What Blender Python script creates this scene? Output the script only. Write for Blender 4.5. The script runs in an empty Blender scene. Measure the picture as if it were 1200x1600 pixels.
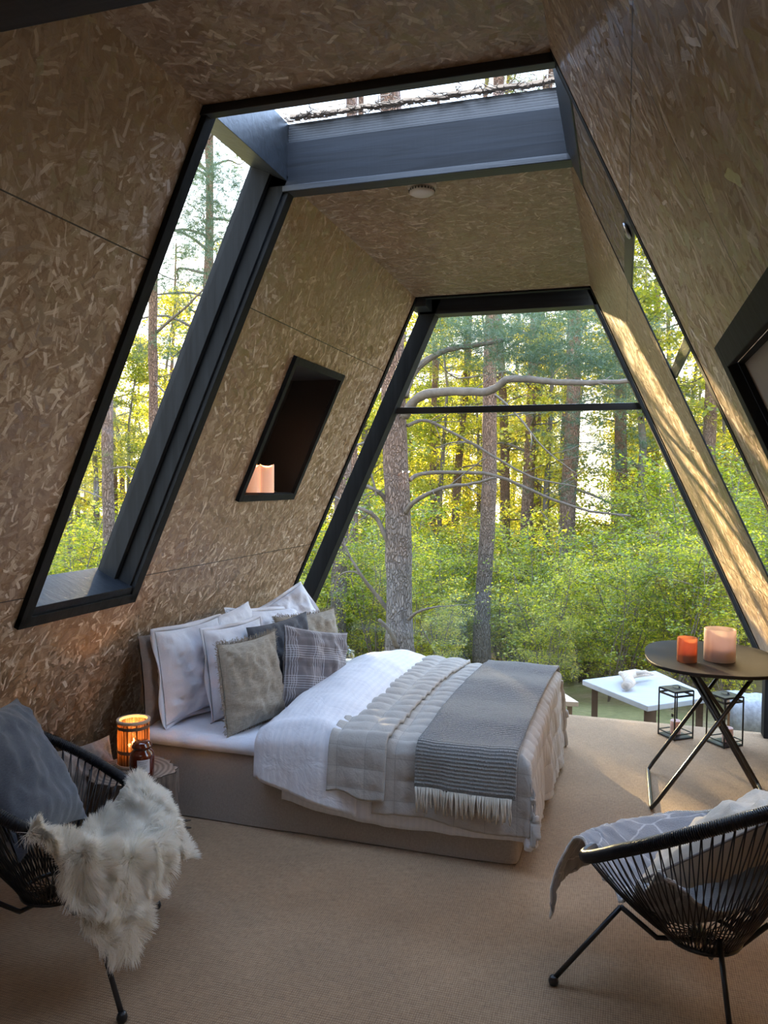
import bpy, math, random
import numpy as np
from mathutils import Vector, Matrix, noise
random.seed(7); rng = np.random.default_rng(7)
PI = math.pi
S = bpy.context.scene; C = S.collection

# ------------------------------------------------------------------ camera
YAW, PIT, ROL, FPX, CAMH = .3001, .0376, .0087, 1209.4, 1.65
fw = Vector((-math.sin(YAW)*math.cos(PIT), math.cos(YAW)*math.cos(PIT), -math.sin(PIT)))
r0 = Vector((math.cos(YAW), math.sin(YAW), 0)); u0 = r0.cross(fw)
rt = r0*math.cos(ROL)+u0*math.sin(ROL); up = -r0*math.sin(ROL)+u0*math.cos(ROL)
cd = bpy.data.cameras.new('camera'); cam = bpy.data.objects.new('camera', cd); C.objects.link(cam)
cd.sensor_fit = 'VERTICAL'; cd.sensor_height = 36; cd.lens = FPX/1600*36; cd.clip_start = .02; cd.clip_end = 400
M3 = Matrix((rt, up, -fw)).transposed(); cam.matrix_world = Matrix.Translation((0, 0, CAMH)) @ M3.to_4x4()
S.camera = cam

# ------------------------------------------------------------------ light
S.view_settings.view_transform = 'Standard'; S.view_settings.look = 'None'
S.view_settings.gamma = 1; S.view_settings.use_curve_mapping = False
S.view_settings.exposure = 1.72
W = bpy.data.worlds.new('world'); S.world = W; W.use_nodes = True
wn = W.node_tree; wn.nodes.clear()
wo = wn.nodes.new('ShaderNodeOutputWorld'); bg = wn.nodes.new('ShaderNodeBackground')
tc = wn.nodes.new('ShaderNodeTexCoord'); sp = wn.nodes.new('ShaderNodeSeparateXYZ'); cr = wn.nodes.new('ShaderNodeValToRGB')
wn.links.new(tc.outputs['Generated'], sp.inputs[0]); wn.links.new(sp.outputs['Z'], cr.inputs[0])
cr.color_ramp.elements[0].position = 0.0; cr.color_ramp.elements[0].color = (1.0, .88, .66, 1)
cr.color_ramp.elements[1].position = 1.0; cr.color_ramp.elements[1].color = (.46, .64, 1.0, 1)
e = cr.color_ramp.elements.new(.28); e.color = (.86, .93, 1.0, 1)
e = cr.color_ramp.elements.new(.5); e.color = (.56, .74, 1.0, 1)
wn.links.new(cr.outputs[0], bg.inputs[0]); bg.inputs[1].default_value = 1.5
wn.links.new(bg.outputs[0], wo.inputs[0])
def sun(name, az, el, strength, col, ang):
    l = bpy.data.lights.new(name, 'SUN'); l.energy = strength; l.color = col; l.angle = math.radians(ang)
    o = bpy.data.objects.new(name, l); C.objects.link(o)
    a, b = math.radians(az), math.radians(el)
    d = Vector((math.sin(a)*math.cos(b), math.cos(a)*math.cos(b), math.sin(b)))
    o.rotation_euler = d.to_track_quat('Z', 'Y').to_euler(); o.location = d*30
sun('evening_sun', -30, 13, 9.5, (1.0, .74, .38), 1.0)
def area(name, loc, target, sx, sy, watts, col):
    l = bpy.data.lights.new(name, 'AREA'); l.shape = 'RECTANGLE'; l.size = sx; l.size_y = sy; l.energy = watts; l.color = col
    o = bpy.data.objects.new(name, l); C.objects.link(o); o.location = loc
    o.rotation_euler = (Vector(loc)-Vector(target)).to_track_quat('Z', 'Y').to_euler()
area('end_window_fill', (-.6, 10.5, 7.5), (-1.0, 4.2, .4), 7, 4, 350, (.50, .68, 1.0))  # added lamp out above the end window, brightens the bed and room
area('skylight_fill', (-.8, 1.6, 6.2), (-.85, 2.9, 2.9), 3, 2, 22, (.70, .82, 1.0))  # added fill lamp over the roof glass, on top of the sky's own light
area('rear_fill', (-.8, -1.2, 5.6), (-.85, 1.0, 1.5), 3, 2, 90, (.72, .82, 1.0))  # added, unseen lamp behind the camera, lifts the foreground through the rear gap

# ------------------------------------------------------------------ helpers
def ray(px, py): return fw + rt*((px-600)/FPX) + up*((800-py)/FPX)
def at(px, py, Y):
    R = ray(px, py); return Vector((0, 0, CAMH)) + R*(Y/R.y)
def atz(px, py, z):
    R = ray(px, py); return Vector((0, 0, CAMH)) + R*((z-CAMH)/R.z)
ORG = {}
def tag(o, label=None, cat=None, group=None, kind=None):
    if label: o['label'] = label
    if cat: o['category'] = cat
    if group: o['group'] = group
    if kind: o['kind'] = kind
    return o
def thing(name, label, cat, loc, group=None):
    o = bpy.data.objects.new(name, None); o.empty_display_size = .05; C.objects.link(o); o.location = loc
    ORG[o.name] = Vector(loc); tag(o, label, cat, group); return o
def link(name, me, mat, parent=None, org=None):
    """mesh is in world coordinates; org = origin of a top-level mesh"""
    if isinstance(mat, (list, tuple)):
        for m in mat: me.materials.append(m)
    elif mat: me.materials.append(mat)
    o = bpy.data.objects.new(name, me); C.objects.link(o)
    if parent is not None:
        L = ORG[parent.name]; o.parent = parent; ORG[o.name] = L
        me.transform(Matrix.Translation(-L))
    elif org is not None:
        L = Vector(org); me.transform(Matrix.Translation(-L)); o.location = L; ORG[o.name] = L
    else: ORG[o.name] = Vector((0, 0, 0))
    return o
class MB:
    def __init__(s): s.v = []; s.f = []; s.uv = {}; s.mi = []
    def add(s, vs, fs, uvs=None, mi=0):
        b = len(s.v); s.v += [tuple(v) for v in vs]
        for i, f in enumerate(fs):
            s.f.append(tuple(b+k for k in f)); s.mi.append(mi)
            if uvs: s.uv[len(s.f)-1] = uvs[i]
        return s
    def hexa(s, p, mi=0, uvf=None):
        fs = [(0, 3, 2, 1), (4, 5, 6, 7), (0, 1, 5, 4), (1, 2, 6, 5), (2, 3, 7, 6), (3, 0, 4, 7)]
        uvs = None
        if uvf:
            uvs = [[uvf(p[k]) for k in f] for f in fs]
        return s.add(p, fs, uvs, mi)
    def box(s, x0, x1, y0, y1, z0, z1, mi=0, uvf=None):
        return s.hexa([(x0, y0, z0), (x1, y0, z0), (x1, y1, z0), (x0, y1, z0), (x0, y0, z1), (x1, y0, z1), (x1, y1, z1), (x0, y1, z1)], mi, uvf)
    def bar(s, a, b, w, t, upv=(0, 0, 1), mi=0):
        a = Vector(a); b = Vector(b); d = (b-a).normalized(); u = Vector(upv); sd = d.cross(u).normalized(); u = sd.cross(d)
        p = []
        for q in (a, b):
            for i, j in ((-1, -1), (1, -1), (1, 1), (-1, 1)): p.append(q+sd*(i*w/2)+u*(j*t/2))
        return s.hexa([p[0], p[1], p[2], p[3], p[4], p[5], p[6], p[7]], mi)
    def tube(s, pts, rad, n=10, closed=False, cap=True, mi=0):
        pts = [Vector(p) for p in pts]; m = len(pts)
        if not hasattr(rad, '__len__'): rad = [rad]*m
        vs = []; prev = None
        for i, p in enumerate(pts):
            if closed: d = (pts[(i+1) % m]-pts[i-1]).normalized()
            else: d = (pts[min(i+1, m-1)]-pts[max(i-1, 0)]).normalized()
            if prev is None:
                a = Vector((0, 0, 1)) if abs(d.z) < .9 else Vector((1, 0, 0))
                u = d.cross(a).normalized()
            else: u = (prev-d*prev.dot(d)).normalized()
            prev = u; w = d.cross(u)
            for k in range(n):
                t = 2*PI*k/n; vs.append(p+u*(rad[i]*math.cos(t))+w*(rad[i]*math.sin(t)))
        fs = []
        for i in range(m if closed else m-1):
            j = (i+1) % m
            for k in range(n): fs.append((i*n+k, i*n+(k+1) % n, j*n+(k+1) % n, j*n+k))
        if cap and not closed: fs += [tuple(range(n-1, -1, -1)), tuple((m-1)*n+k for k in range(n))]
        return s.add(vs, fs, None, mi)
    def lathe(s, c, prof, n=32, mi=0, M=None):
        """prof: list of (r, z) bottom to top"""
        vs = []; fs = []; c = Vector(c)
        for r, z in prof:
            for k in range(n):
                t = 2*PI*k/n; p = Vector((r*math.cos(t), r*math.sin(t), z))
                if M: p = M @ p
                vs.append(c+p)
        for i in range(len(prof)-1):
            for k in range(n): fs.append((i*n+k, i*n+(k+1) % n, (i+1)*n+(k+1) % n, (i+1)*n+k))
        loop = tuple(prof[0]) == tuple(prof[-1])
        if prof[0][0] > 1e-5 and not loop: fs.append(tuple(range(n-1, -1, -1)))
        if prof[-1][0] > 1e-5 and not loop: fs.append(tuple((len(prof)-1)*n+k for k in range(n)))
        return s.add(vs, fs, None, mi)
    def grid(s, P, uv=None, mi=0, flip=False):
        nu = len(P); nv = len(P[0]); vs = [p for row in P for p in row]; fs = []; uvs = [] if uv else None
        for i in range(nu-1):
            for j in range(nv-1):
                q = [(i, j), (i+1, j), (i+1, j+1), (i, j+1)]
                if flip: q = q[::-1]
                fs.append(tuple(a*nv+b for a, b in q))
                if uv: uvs.append([uv[a][b] for a, b in q])
        return s.add(vs, fs, uvs, mi)
    def mesh(s, name, smooth=False):
        me = bpy.data.meshes.new(name); me.from_pydata(s.v, [], s.f)
        if s.uv:
            ul = me.uv_layers.new(name='UVMap')
            for i, p in enumerate(me.polygons):
                if i in s.uv:
                    for k, li in enumerate(p.loop_indices): ul.data[li].uv = s.uv[i][k]
        for i, p in enumerate(me.polygons):
            p.material_index = s.mi[i]; p.use_smooth = smooth
        me.validate(); me.update()
        return me
    def build(s, name, mat, parent=None, org=None, smooth=False, bevel=0, solid=0, sub=0, autos=None):
        o = link(name, s.mesh(name, smooth), mat, parent, org)
        if solid:
            m = o.modifiers.new('solid', 'SOLIDIFY'); m.thickness = solid; m.offset = -1
        if bevel:
            m = o.modifiers.new('bevel', 'BEVEL'); m.width = bevel; m.segments = 2; m.limit_method = 'ANGLE'
        if sub:
            m = o.modifiers.new('sub', 'SUBSURF'); m.levels = sub; m.render_levels = sub
        return o
def npmesh(name, V, n):
    """V: (k*n, 3) array, every n verts make one face"""
    k = len(V)//n; me = bpy.data.meshes.new(name)
    me.vertices.add(len(V)); me.vertices.foreach_set('co', np.asarray(V, dtype=np.float32).ravel())
    me.loops.add(len(V)); me.loops.foreach_set('vertex_index', np.arange(len(V), dtype=np.int32))
    me.polygons.add(k); me.polygons.foreach_set('loop_start', np.arange(0, k*n, n, dtype=np.int32))
    try: me.polygons.foreach_set('loop_total', np.full(k, n, dtype=np.int32))
    except Exception: pass
    me.update(calc_edges=True); me.validate()
    return me
def fbm(x, y=0, z=0, o=3):
    return noise.fractal(Vector((x, y, z)), 1.0, 2.0, o)

# ------------------------------------------------------------------ materials
def mat(name):
    m = bpy.data.materials.new(name); m.use_nodes = True; nt = m.node_tree; nt.nodes.clear()
    o = nt.nodes.new('ShaderNodeOutputMaterial'); return m, nt, o
class N:
    def __init__(s, nt): s.nt = nt
    def n(s, t, **kw):
        x = s.nt.nodes.new('ShaderNode'+t)
        for k, v in kw.items():
            if k.startswith('_'): setattr(x, k[1:], v)
            else: s.set(x.inputs[k if k in x.inputs else k.replace('_', ' ')], v)
        return x
    def set(s, i, v):
        if isinstance(v, bpy.types.NodeSocket): s.nt.links.new(v, i)
        else:
            if isinstance(v, tuple) and len(v) == 3 and i.type == 'RGBA': v = v+(1,)
            i.default_value = v
    def math(s, op, a, b=0, c=0):
        x = s.nt.nodes.new('ShaderNodeMath'); x.operation = op
        s.set(x.inputs[0], a); s.set(x.inputs[1], b)
        if op in ('COMPARE', 'MULTIPLY_ADD', 'SMOOTH_MIN'): s.set(x.inputs[2], c)
        return x.outputs[0]
    def vm(s, op, a, b=(0, 0, 0)):
        x = s.nt.nodes.new('ShaderNodeVectorMath'); x.operation = op
        s.set(x.inputs[0], a); s.set(x.inputs[1], b); return x.outputs[0]
    def mix(s, f, a, b, t='MIX'):
        x = s.nt.nodes.new('ShaderNodeMix'); x.data_type = 'RGBA'; x.blend_type = t
        s.set(x.inputs[0], f); s.set(x.inputs[6], a); s.set(x.inputs[7], b); return x.outputs[2]
    def ramp(s, f, els, const=False):
        x = s.nt.nodes.new('ShaderNodeValToRGB'); s.set(x.inputs[0], f); r = x.color_ramp
        if const: r.interpolation = 'CONSTANT'
        while len(r.elements) < len(els): r.elements.new(.5)
        for e, (p, c) in zip(r.elements, els):
            e.position = p; e.color = (c if isinstance(c, tuple) else (c, c, c))+((1,) if not (isinstance(c, tuple) and len(c) == 4) else ())
        return x.outputs[0]
    def noise(s, vec, scale, detail=3, rough=.5, dist=0):
        x = s.n('TexNoise', Scale=scale, Detail=detail, Roughness=rough, Distortion=dist)
        if vec is not None: s.set(x.inputs['Vector'], vec)
        return x.outputs['Fac']
    def mapping(s, vec, loc=(0, 0, 0), rot=(0, 0, 0), sc=(1, 1, 1)):
        x = s.n('Mapping'); s.set(x.inputs['Vector'], vec)
        x.inputs['Location'].default_value = loc; x.inputs['Rotation'].default_value = rot; x.inputs['Scale'].default_value = sc
        return x.outputs[0]
    def bump(s, h, strength=.3, dist=.01):
        x = s.n('Bump', Strength=strength, Distance=dist, Height=h); return x.outputs[0]
def bsdf(N_, o, col, rough=.6, normal=None, **kw):
    b = N_.n('BsdfPrincipled'); N_.set(b.inputs['Base Color'], col); N_.set(b.inputs['Roughness'], rough)
    if normal is not None: N_.set(b.inputs['Normal'], normal)
    for k, v in kw.items(): N_.set(b.inputs[k.replace('_', ' ')], v)
    N_.nt.links.new(b.outputs[0], o.inputs[0]); return b

def m_osb(name, dark=1.0, seams=()):
    m, nt, o = mat(name); g = N(nt); uv = g.n('TexCoord').outputs['UV']
    fine = g.noise(g.mapping(uv, sc=(38, 120, 1), rot=(0, 0, .3)), 1.0, 4, .65, .4)
    fine2 = g.noise(g.mapping(uv, sc=(110, 34, 1), rot=(0, 0, -.4)), 1.0, 3, .6, .4)
    col = g.ramp(g.math('MULTIPLY_ADD', fine, .5, g.math('MULTIPLY', fine2, .5)), [(.32, (.155, .088, .045)), (.5, (.26, .165, .095)), (.68, (.37, .26, .165))])
    nrm = None; rgh = None
    wob = g.vm('MULTIPLY', g.vm('SUBTRACT', g.n('TexNoise', Scale=26.0, Detail=2.0, Vector=uv).outputs['Color'], (.5, .5, .5)), (.016, .016, 0))
    uvj = g.vm('ADD', uv, wob)
    for i, (sc, Lh, wh, br) in enumerate(((8, .62, .20, .40), (10, .60, .17, .52), (14, .62, .16, .42), (19, .6, .14, .55), (11, .6, .12, .50), (22, .6, .13, .50), (9, .58, .07, .72), (26, .6, .12, .62), (13, .58, .07, .82), (17, .62, .16, .45))):
        p = g.mapping(uvj, loc=(i*3.71, i*1.93, 0), rot=(0, 0, i*.7), sc=(sc, sc, 1))
        v = g.n('TexVoronoi', _voronoi_dimensions='2D', Scale=1.0, Randomness=1.0, Vector=p)
        d = g.n('SeparateXYZ', Vector=g.vm('SUBTRACT', p, v.outputs['Position'])); cc = g.n('SeparateColor', Color=v.outputs['Color'])
        a = g.math('MULTIPLY_ADD', cc.outputs[0], 2.5, -i*.7-1.25)
        ca, sa = g.math('COSINE', a), g.math('SINE', a)
        x = g.math('ADD', g.math('MULTIPLY', d.outputs[0], ca), g.math('MULTIPLY', d.outputs[1], sa))
        y = g.math('SUBTRACT', g.math('MULTIPLY', d.outputs[1], ca), g.math('MULTIPLY', d.outputs[0], sa))
        wv = g.math('MULTIPLY_ADD', cc.outputs[1], wh, wh*.35)
        lv = g.math('MULTIPLY_ADD', cc.outputs[2], -Lh*.45, Lh*1.05)
        f = g.math('MULTIPLY', g.math('LESS_THAN', g.math('ADD', g.math('ABSOLUTE', x), g.math('MULTIPLY', y, .6)), lv), g.math('LESS_THAN', g.math('ABSOLUTE', y), wv))
        cx = g.n('CombineXYZ', X=g.math('MULTIPLY', x, 1.5), Y=g.math('MULTIPLY', y, 26.0), Z=g.math('MULTIPLY', cc.outputs[2], 9.0))
        grain = g.noise(cx.outputs[0], 1.0, 2)
        t = g.math('ADD', g.math('MULTIPLY', grain, .55), g.math('MULTIPLY', cc.outputs[2], br))
        c = g.ramp(t, [(.15, (.17, .098, .05)), (.5, (.285, .185, .105)), (.72, (.44, .33, .225)), (.88, (.70, .59, .46))])
        col = g.mix(g.math('MULTIPLY', f, .70), col, c)
        vc = v.outputs['Color']
        nrm = g.mix(f, nrm if nrm is not None else (.5, .5, .5, 1), vc)
        rgh = vc if rgh is None else g.mix(f, rgh, vc)
    big = g.noise(uv, .9, 2)
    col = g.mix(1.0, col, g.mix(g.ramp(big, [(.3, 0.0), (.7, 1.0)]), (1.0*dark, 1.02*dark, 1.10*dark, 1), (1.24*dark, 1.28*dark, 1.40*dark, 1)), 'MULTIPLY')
    spu = g.n('SeparateXYZ', Vector=uv)
    seam = None
    for axis, val in seams:
        t = g.math('LESS_THAN', g.math('ABSOLUTE', g.math('SUBTRACT', spu.outputs[axis], val)), .0022)
        seam = t if seam is None else g.math('MAXIMUM', seam, t)
    if seam is not None: col = g.mix(seam, col, (.02, .012, .008, 1))
    geo = g.n('NewGeometry')
    pert = g.vm('SCALE', g.vm('SUBTRACT', nrm, (.5, .5, .5)), (0, 0, 0)); pert.node.inputs[3].default_value = .38
    nn = g.vm('NORMALIZE', g.vm('ADD', geo.outputs['Normal'], pert))
    bsdf(g, o, col, g.math('MULTIPLY_ADD', g.n('SeparateColor', Color=rgh).outputs[2], .3, .28), g.bump(fine, .25, .003), Specular_IOR_Level=.6)
    b_ = o.inputs[0].links[0].from_node; bn_ = b_.inputs['Normal'].links[0].from_node; nt.links.new(nn, bn_.inputs['Normal'])
    return m
def m_simple(name, col, rough=.6, ns=0, nstr=.2, var=.15, sc=(1, 1, 1), coord='Object', detail=3, **kw):
    m, nt, o = mat(name); g = N(nt); c = g.n('TexCoord').outputs[coord]
    if ns:
        f = g.noise(g.mapping(c, sc=sc), ns, detail)
        cc = g.mix(f, tuple(x*(1-var) for x in col)+(1,), tuple(min(1, x*(1+var)) for x in col)+(1,))
        bsdf(g, o, cc, rough, g.bump(f, nstr, .004), **kw)
    else: bsdf(g, o, col+(1,), rough, **kw)
    return m
def m_timber(name, col=(.022, .027, .034), axis=1, rough=.42, spec=.5):
    m, nt, o = mat(name); g = N(nt); c = g.n('TexCoord').outputs['Object']
    sc = [28, 28, 28]; sc[axis] = 1.6
    f = g.noise(g.mapping(c, sc=tuple(sc)), 1.0, 5, .6, .6)
    sc2 = [3, 3, 3]; sc2[axis] = 60
    f2 = g.noise(g.mapping(c, sc=tuple(sc2)), 1.0, 1)
    k = g.ramp(f, [(.3, .55), (.7, 1.5)])
    cc = g.mix(1.0, col+(1,), k, 'MULTIPLY')
    bsdf(g, o, cc, rough, g.bump(g.math('ADD', f, g.math('MULTIPLY', f2, .3)), .35, .004), Specular_IOR_Level=spec)
    return m
def m_carpet():
    m, nt, o = mat('sisal_carpet'); g = N(nt); c = g.n('TexCoord').outputs['Object']
    w = g.n('TexNoise', Scale=9.0, Detail=2.0, Vector=c).outputs['Color']
    cw = g.vm('ADD', c, g.vm('SCALE', g.vm('SUBTRACT', w, (.5, .5, .5)), (0, 0, 0))); cw.node.inputs[1].links[0].from_node.inputs[3].default_value = .006
    wx = g.n('TexWave', _bands_direction='X', Scale=42.0, Distortion=.6, Detail=1.0, Vector=cw).outputs['Fac']
    wy = g.n('TexWave', _bands_direction='Y', Scale=30.0, Distortion=.6, Detail=1.0, Vector=cw).outputs['Fac']
    h = g.math('MULTIPLY', g.math('ADD', wx, .15), g.math('ADD', wy, .15))
    fib = g.noise(g.mapping(c, sc=(160, 30, 1)), 1.0, 2); fib2 = g.noise(g.mapping(c, sc=(22, 160, 1)), 1.0, 2)
    f = g.math('ADD', g.math('MULTIPLY', h, .30), g.math('ADD', g.math('MULTIPLY', fib, .45), g.math('MULTIPLY', fib2, .45)))
    col = g.ramp(f, [(.25, (.16, .092, .046)), (.6, (.365, .232, .126)), (.95, (.52, .355, .21))])
    big = g.noise(c, 2.2, 3); col = g.mix(1.0, col, g.ramp(big, [(.3, .85), (.7, 1.1)]), 'MULTIPLY')
    bsdf(g, o, col, .9, g.bump(f, .8, .004), Sheen_Weight=.2)
    return m
def m_fabric(name, col, col2=None, thread=420, fold=0, rough=.85, sheen=.15, bstr=.25, stripe=None, slub=0):
    m, nt, o = mat(name); g = N(nt); c = g.n('TexCoord').outputs['Object']
    f1 = g.noise(g.mapping(c, sc=(1, 1, 9)), thread/6, 2); f2 = g.noise(g.mapping(c, sc=(9, 9, 1)), thread/6, 2)
    f = g.math('MULTIPLY_ADD', f1, .5, g.math('MULTIPLY', f2, .5))
    col2 = col2 or tuple(x*.8 for x in col)
    cc = g.mix(g.ramp(f, [(.35, 0.0), (.65, 1.0)]), col2+(1,), col+(1,))
    w = g.noise(c, 7, 4, .55, .8)
    hh = g.math('ADD', g.math('MULTIPLY', f, .12), g.math('MULTIPLY', w, fold))
    bsdf(g, o, cc, rough, g.bump(hh, bstr, .03), Sheen_Weight=sheen)
    return m
def m_stripe():
    m, nt, o = mat('striped_wool'); g = N(nt); uv = g.n('TexCoord').outputs['UV']; sx = g.n('SeparateXYZ', Vector=uv)
    fz = g.noise(g.mapping(uv, sc=(160, 60, 1)), 1.0, 3, .7)
    y = g.math('ADD', sx.outputs[1], g.math('MULTIPLY', fz, .006))
    s = g.math('MULTIPLY_ADD', g.math('SINE', g.math('MULTIPLY', y, 2*PI/.0165)), .5, .5)
    s = g.math('MULTIPLY', g.math('POWER', s, 1.4), g.math('ADD', g.math('MULTIPLY', fz, 1.3), .1))
    tx = g.math('ADD', s, g.math('MULTIPLY', g.math('SUBTRACT', fz, .5), .9))
    col = g.ramp(tx, [(.05, (.040, .046, .056)), (.5, (.15, .16, .175)), (1.0, (.50, .50, .48))])
    # the weave has broad paler bands of its own, where the pale yarn is doubled
    band = g.math('MULTIPLY_ADD', g.math('SINE', g.math('MULTIPLY_ADD', sx.outputs[1], 2*PI/.62, 1.2)), .5, .5)
    col = g.mix(g.math('MULTIPLY', g.math('POWER', band, 1.6), .55), col, (.36, .35, .31, 1))
    bsdf(g, o, col, .95, g.bump(g.math('ADD', s, fz), .9, .006), Sheen_Weight=.5)
    return m
def m_plaid():
    m, nt, o = mat('plaid_wool'); g = N(nt); uv = g.n('TexCoord').outputs['UV']; sx = g.n('SeparateXYZ', Vector=uv)
    fz = g.noise(g.mapping(uv, sc=(260, 260, 1)), 1.0, 2)
    acc = None
    for ax in (0, 1):
        t = g.math('FRACT', g.math('DIVIDE', sx.outputs[ax], .16))
        inb = g.math('LESS_THAN', g.math('ABSOLUTE', g.math('SUBTRACT', t, .5)), .24)
        fine = g.math('GREATER_THAN', g.math('FRACT', g.math('MULTIPLY', t, 13)), .62)
        q = g.math('MULTIPLY', inb, fine); acc = q if acc is None else g.math('ADD', acc, q)
        wide = g.math('LESS_THAN', g.math('ABSOLUTE', g.math('SUBTRACT', t, .02)), .14)
        acc = g.math('SUBTRACT', acc, g.math('MULTIPLY', wide, .25))
    col = g.ramp(g.math('MULTIPLY_ADD', acc, .42, g.math('MULTIPLY_ADD', fz, .2, .25)), [(0, (.10, .092, .10)), (.35, (.20, .185, .195)), (1, (.60, .60, .64))])
    bsdf(g, o, col, .95, g.bump(fz, .3, .003), Sheen_Weight=.3)
    return m
def m_quilt():
    m, nt, o = mat('quilted_linen'); g = N(nt); uv = g.n('TexCoord').outputs['UV']; sx = g.n('SeparateXYZ', Vector=uv)
    f = g.noise(g.mapping(uv, sc=(500, 90, 1)), 1.0, 2); f2 = g.noise(g.mapping(uv, sc=(90, 500, 1)), 1.0, 2)
    col = g.mix(g.math('MULTIPLY_ADD', f, .5, g.math('MULTIPLY', f2, .5)), (.36, .335, .30, 1), (.60, .57, .53, 1))
    st = None
    for ax, p in ((0, .135), (1, .092)):
        t = g.math('ABSOLUTE', g.math('SUBTRACT', g.math('FRACT', g.math('DIVIDE', sx.outputs[ax], p)), .5))
        q = g.math('GREATER_THAN', t, .5-.0016/p); st = q if st is None else g.math('MAXIMUM', st, q)
    col = g.mix(g.math('MULTIPLY', st, .5), col, (.27, .25, .23, 1))
    w = g.noise(uv, 26, 3, .6, .5)
    bsdf(g, o, col, .85, g.bump(g.math('ADD', g.math('MULTIPLY', w, .8), g.math('MULTIPLY', f, .15)), .35, .012), Sheen_Weight=.15)
    return m
def m_sateen():
    m, nt, o = mat('sateen_stripe_cotton'); g = N(nt); uv = g.n('TexCoord').outputs['UV']; sx = g.n('SeparateXYZ', Vector=uv)
    s = g.math('GREATER_THAN', g.math('FRACT', g.math('DIVIDE', sx.outputs[0], .028)), .5)
    w = g.noise(uv, 9, 4, .55, .8)
    col = g.mix(s, (.80, .81, .86, 1), (.835, .84, .885, 1))
    bsdf(g, o, col, g.math('MULTIPLY_ADD', s, -.12, .7), g.bump(w, .3, .03))
    return m
def m_bark():
    m, nt, o = mat('pine_bark'); g = N(nt); c = g.n('TexCoord').outputs['Object']
    v = g.n('TexVoronoi', _feature='DISTANCE_TO_EDGE', Scale=1.0, Vector=g.mapping(g.vm('ADD', c, g.vm('MULTIPLY', g.n('TexNoise', Scale=6.0, Vector=c).outputs['Color'], (.08, .08, .3))), sc=(48, 48, 13)))
    cr_ = g.ramp(v.outputs['Distance'], [(0, 0.0), (.22, 1.0)])
    n1 = g.noise(g.mapping(c, sc=(30, 30, 9)), 1.0, 4, .65)
    grey = g.mix(n1, (.09, .078, .07, 1), (.34, .31, .29, 1))
    warm = g.mix(n1, (.15, .075, .04, 1), (.40, .22, .13, 1))
    z = g.n('SeparateXYZ', Vector=c).outputs[2]
    hz = g.ramp(g.math('MULTIPLY_ADD', g.noise(c, 2.2, 2), 1.8, z), [(2.0/10, 0.0), (5/10, .7)])
    hz.node.inputs[0].links[0].from_node.inputs[2].default_value  # keep
    zz = g.math('DIVIDE', g.math('MULTIPLY_ADD', g.noise(c, 2.2, 2), 2.5, z), 10.0)
    hz = g.ramp(zz, [(.26, 0.0), (.46, .75)])
    col = g.mix(hz, grey, warm); col = g.mix(cr_, g.mix(1.0, col, (.6, .56, .54, 1), 'MULTIPLY'), col)
    bsdf(g, o, col, .9, g.bump(g.math('ADD', cr_, g.math('MULTIPLY', n1, .6)), .9, .03))
    return m
def m_leaf(name, cols, transl=.5, spread=1.0):
    m, nt, o = mat(name); g = N(nt)
    ri = g.n('NewGeometry').outputs['Random Per Island']; ro = g.n('ObjectInfo').outputs['Random']
    f = g.math('MULTIPLY_ADD', ri, .6, g.math('MULTIPLY', ro, .4))
    col = g.ramp(f, [(i/(len(cols)-1), c) for i, c in enumerate(cols)])
    d = g.n('BsdfDiffuse', Color=col); t = g.n('BsdfTranslucent'); g.set(t.inputs[0], g.mix(1.0, col, (1.35, 1.25, .55, 1), 'MULTIPLY'))
    x = g.n('MixShader', Fac=transl); nt.links.new(d.outputs[0], x.inputs[1]); nt.links.new(t.outputs[0], x.inputs[2])
    gl = g.n('BsdfGlossy', Roughness=.4); y = g.n('MixShader', Fac=.05); nt.links.new(x.outputs[0], y.inputs[1]); nt.links.new(gl.outputs[0], y.inputs[2])
    nt.links.new(y.outputs[0], o.inputs[0]); return m
def m_glass(name, tint=(.97, .985, .98), refl=1.0):
    m, nt, o = mat(name); g = N(nt)
    gg = g.n('NewGeometry'); dt = nt.nodes.new('ShaderNodeVectorMath'); dt.operation = 'DOT_PRODUCT'
    nt.links.new(gg.outputs['Incoming'], dt.inputs[0]); nt.links.new(gg.outputs['Normal'], dt.inputs[1])
    sch = g.math('MULTIPLY_ADD', g.math('POWER', g.math('SUBTRACT', 1.0, g.math('ABSOLUTE', dt.outputs['Value'])), 5.0), .93, .06)
    t = g.n('BsdfTransparent', Color=tint+(1,)); gl = g.n('BsdfGlossy', Roughness=.0)
    x = g.n('MixShader', Fac=g.math('MULTIPLY', sch, refl)); nt.links.new(t.outputs[0], x.inputs[1]); nt.links.new(gl.outputs[0], x.inputs[2])
    nt.links.new(x.outputs[0], o.inputs[0]); return m
def m_emit(name, col, s):
    m, nt, o = mat(name); g = N(nt); e_ = g.n('Emission', Color=col+(1,), Strength=s); nt.links.new(e_.outputs[0], o.inputs[0]); return m
def m_ground():
    m, nt, o = mat('forest_ground'); g = N(nt); c = g.n('TexCoord').outputs['Object']
    a = g.noise(c, .7, 5, .6); b = g.noise(c, 14, 4, .6)
    col = g.mix(g.ramp(a, [(.4, 0.0), (.6, 1.0)]), g.mix(b, (.06, .065, .02, 1), (.22, .20, .07, 1)), g.mix(b, (.10, .07, .04, 1), (.30, .22, .13, 1)))
    bsdf(g, o, col, .95, g.bump(b, .8, .05)); return m
def m_wax(name, col, e=0):
    m, nt, o = mat(name); g = N(nt)
    b = bsdf(g, o, col+(1,), .45, Subsurface_Weight=.25, Subsurface_Radius=(.03, .015, .01))
    b.inputs['Subsurface Scale'].default_value = 1.0
    return m

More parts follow.
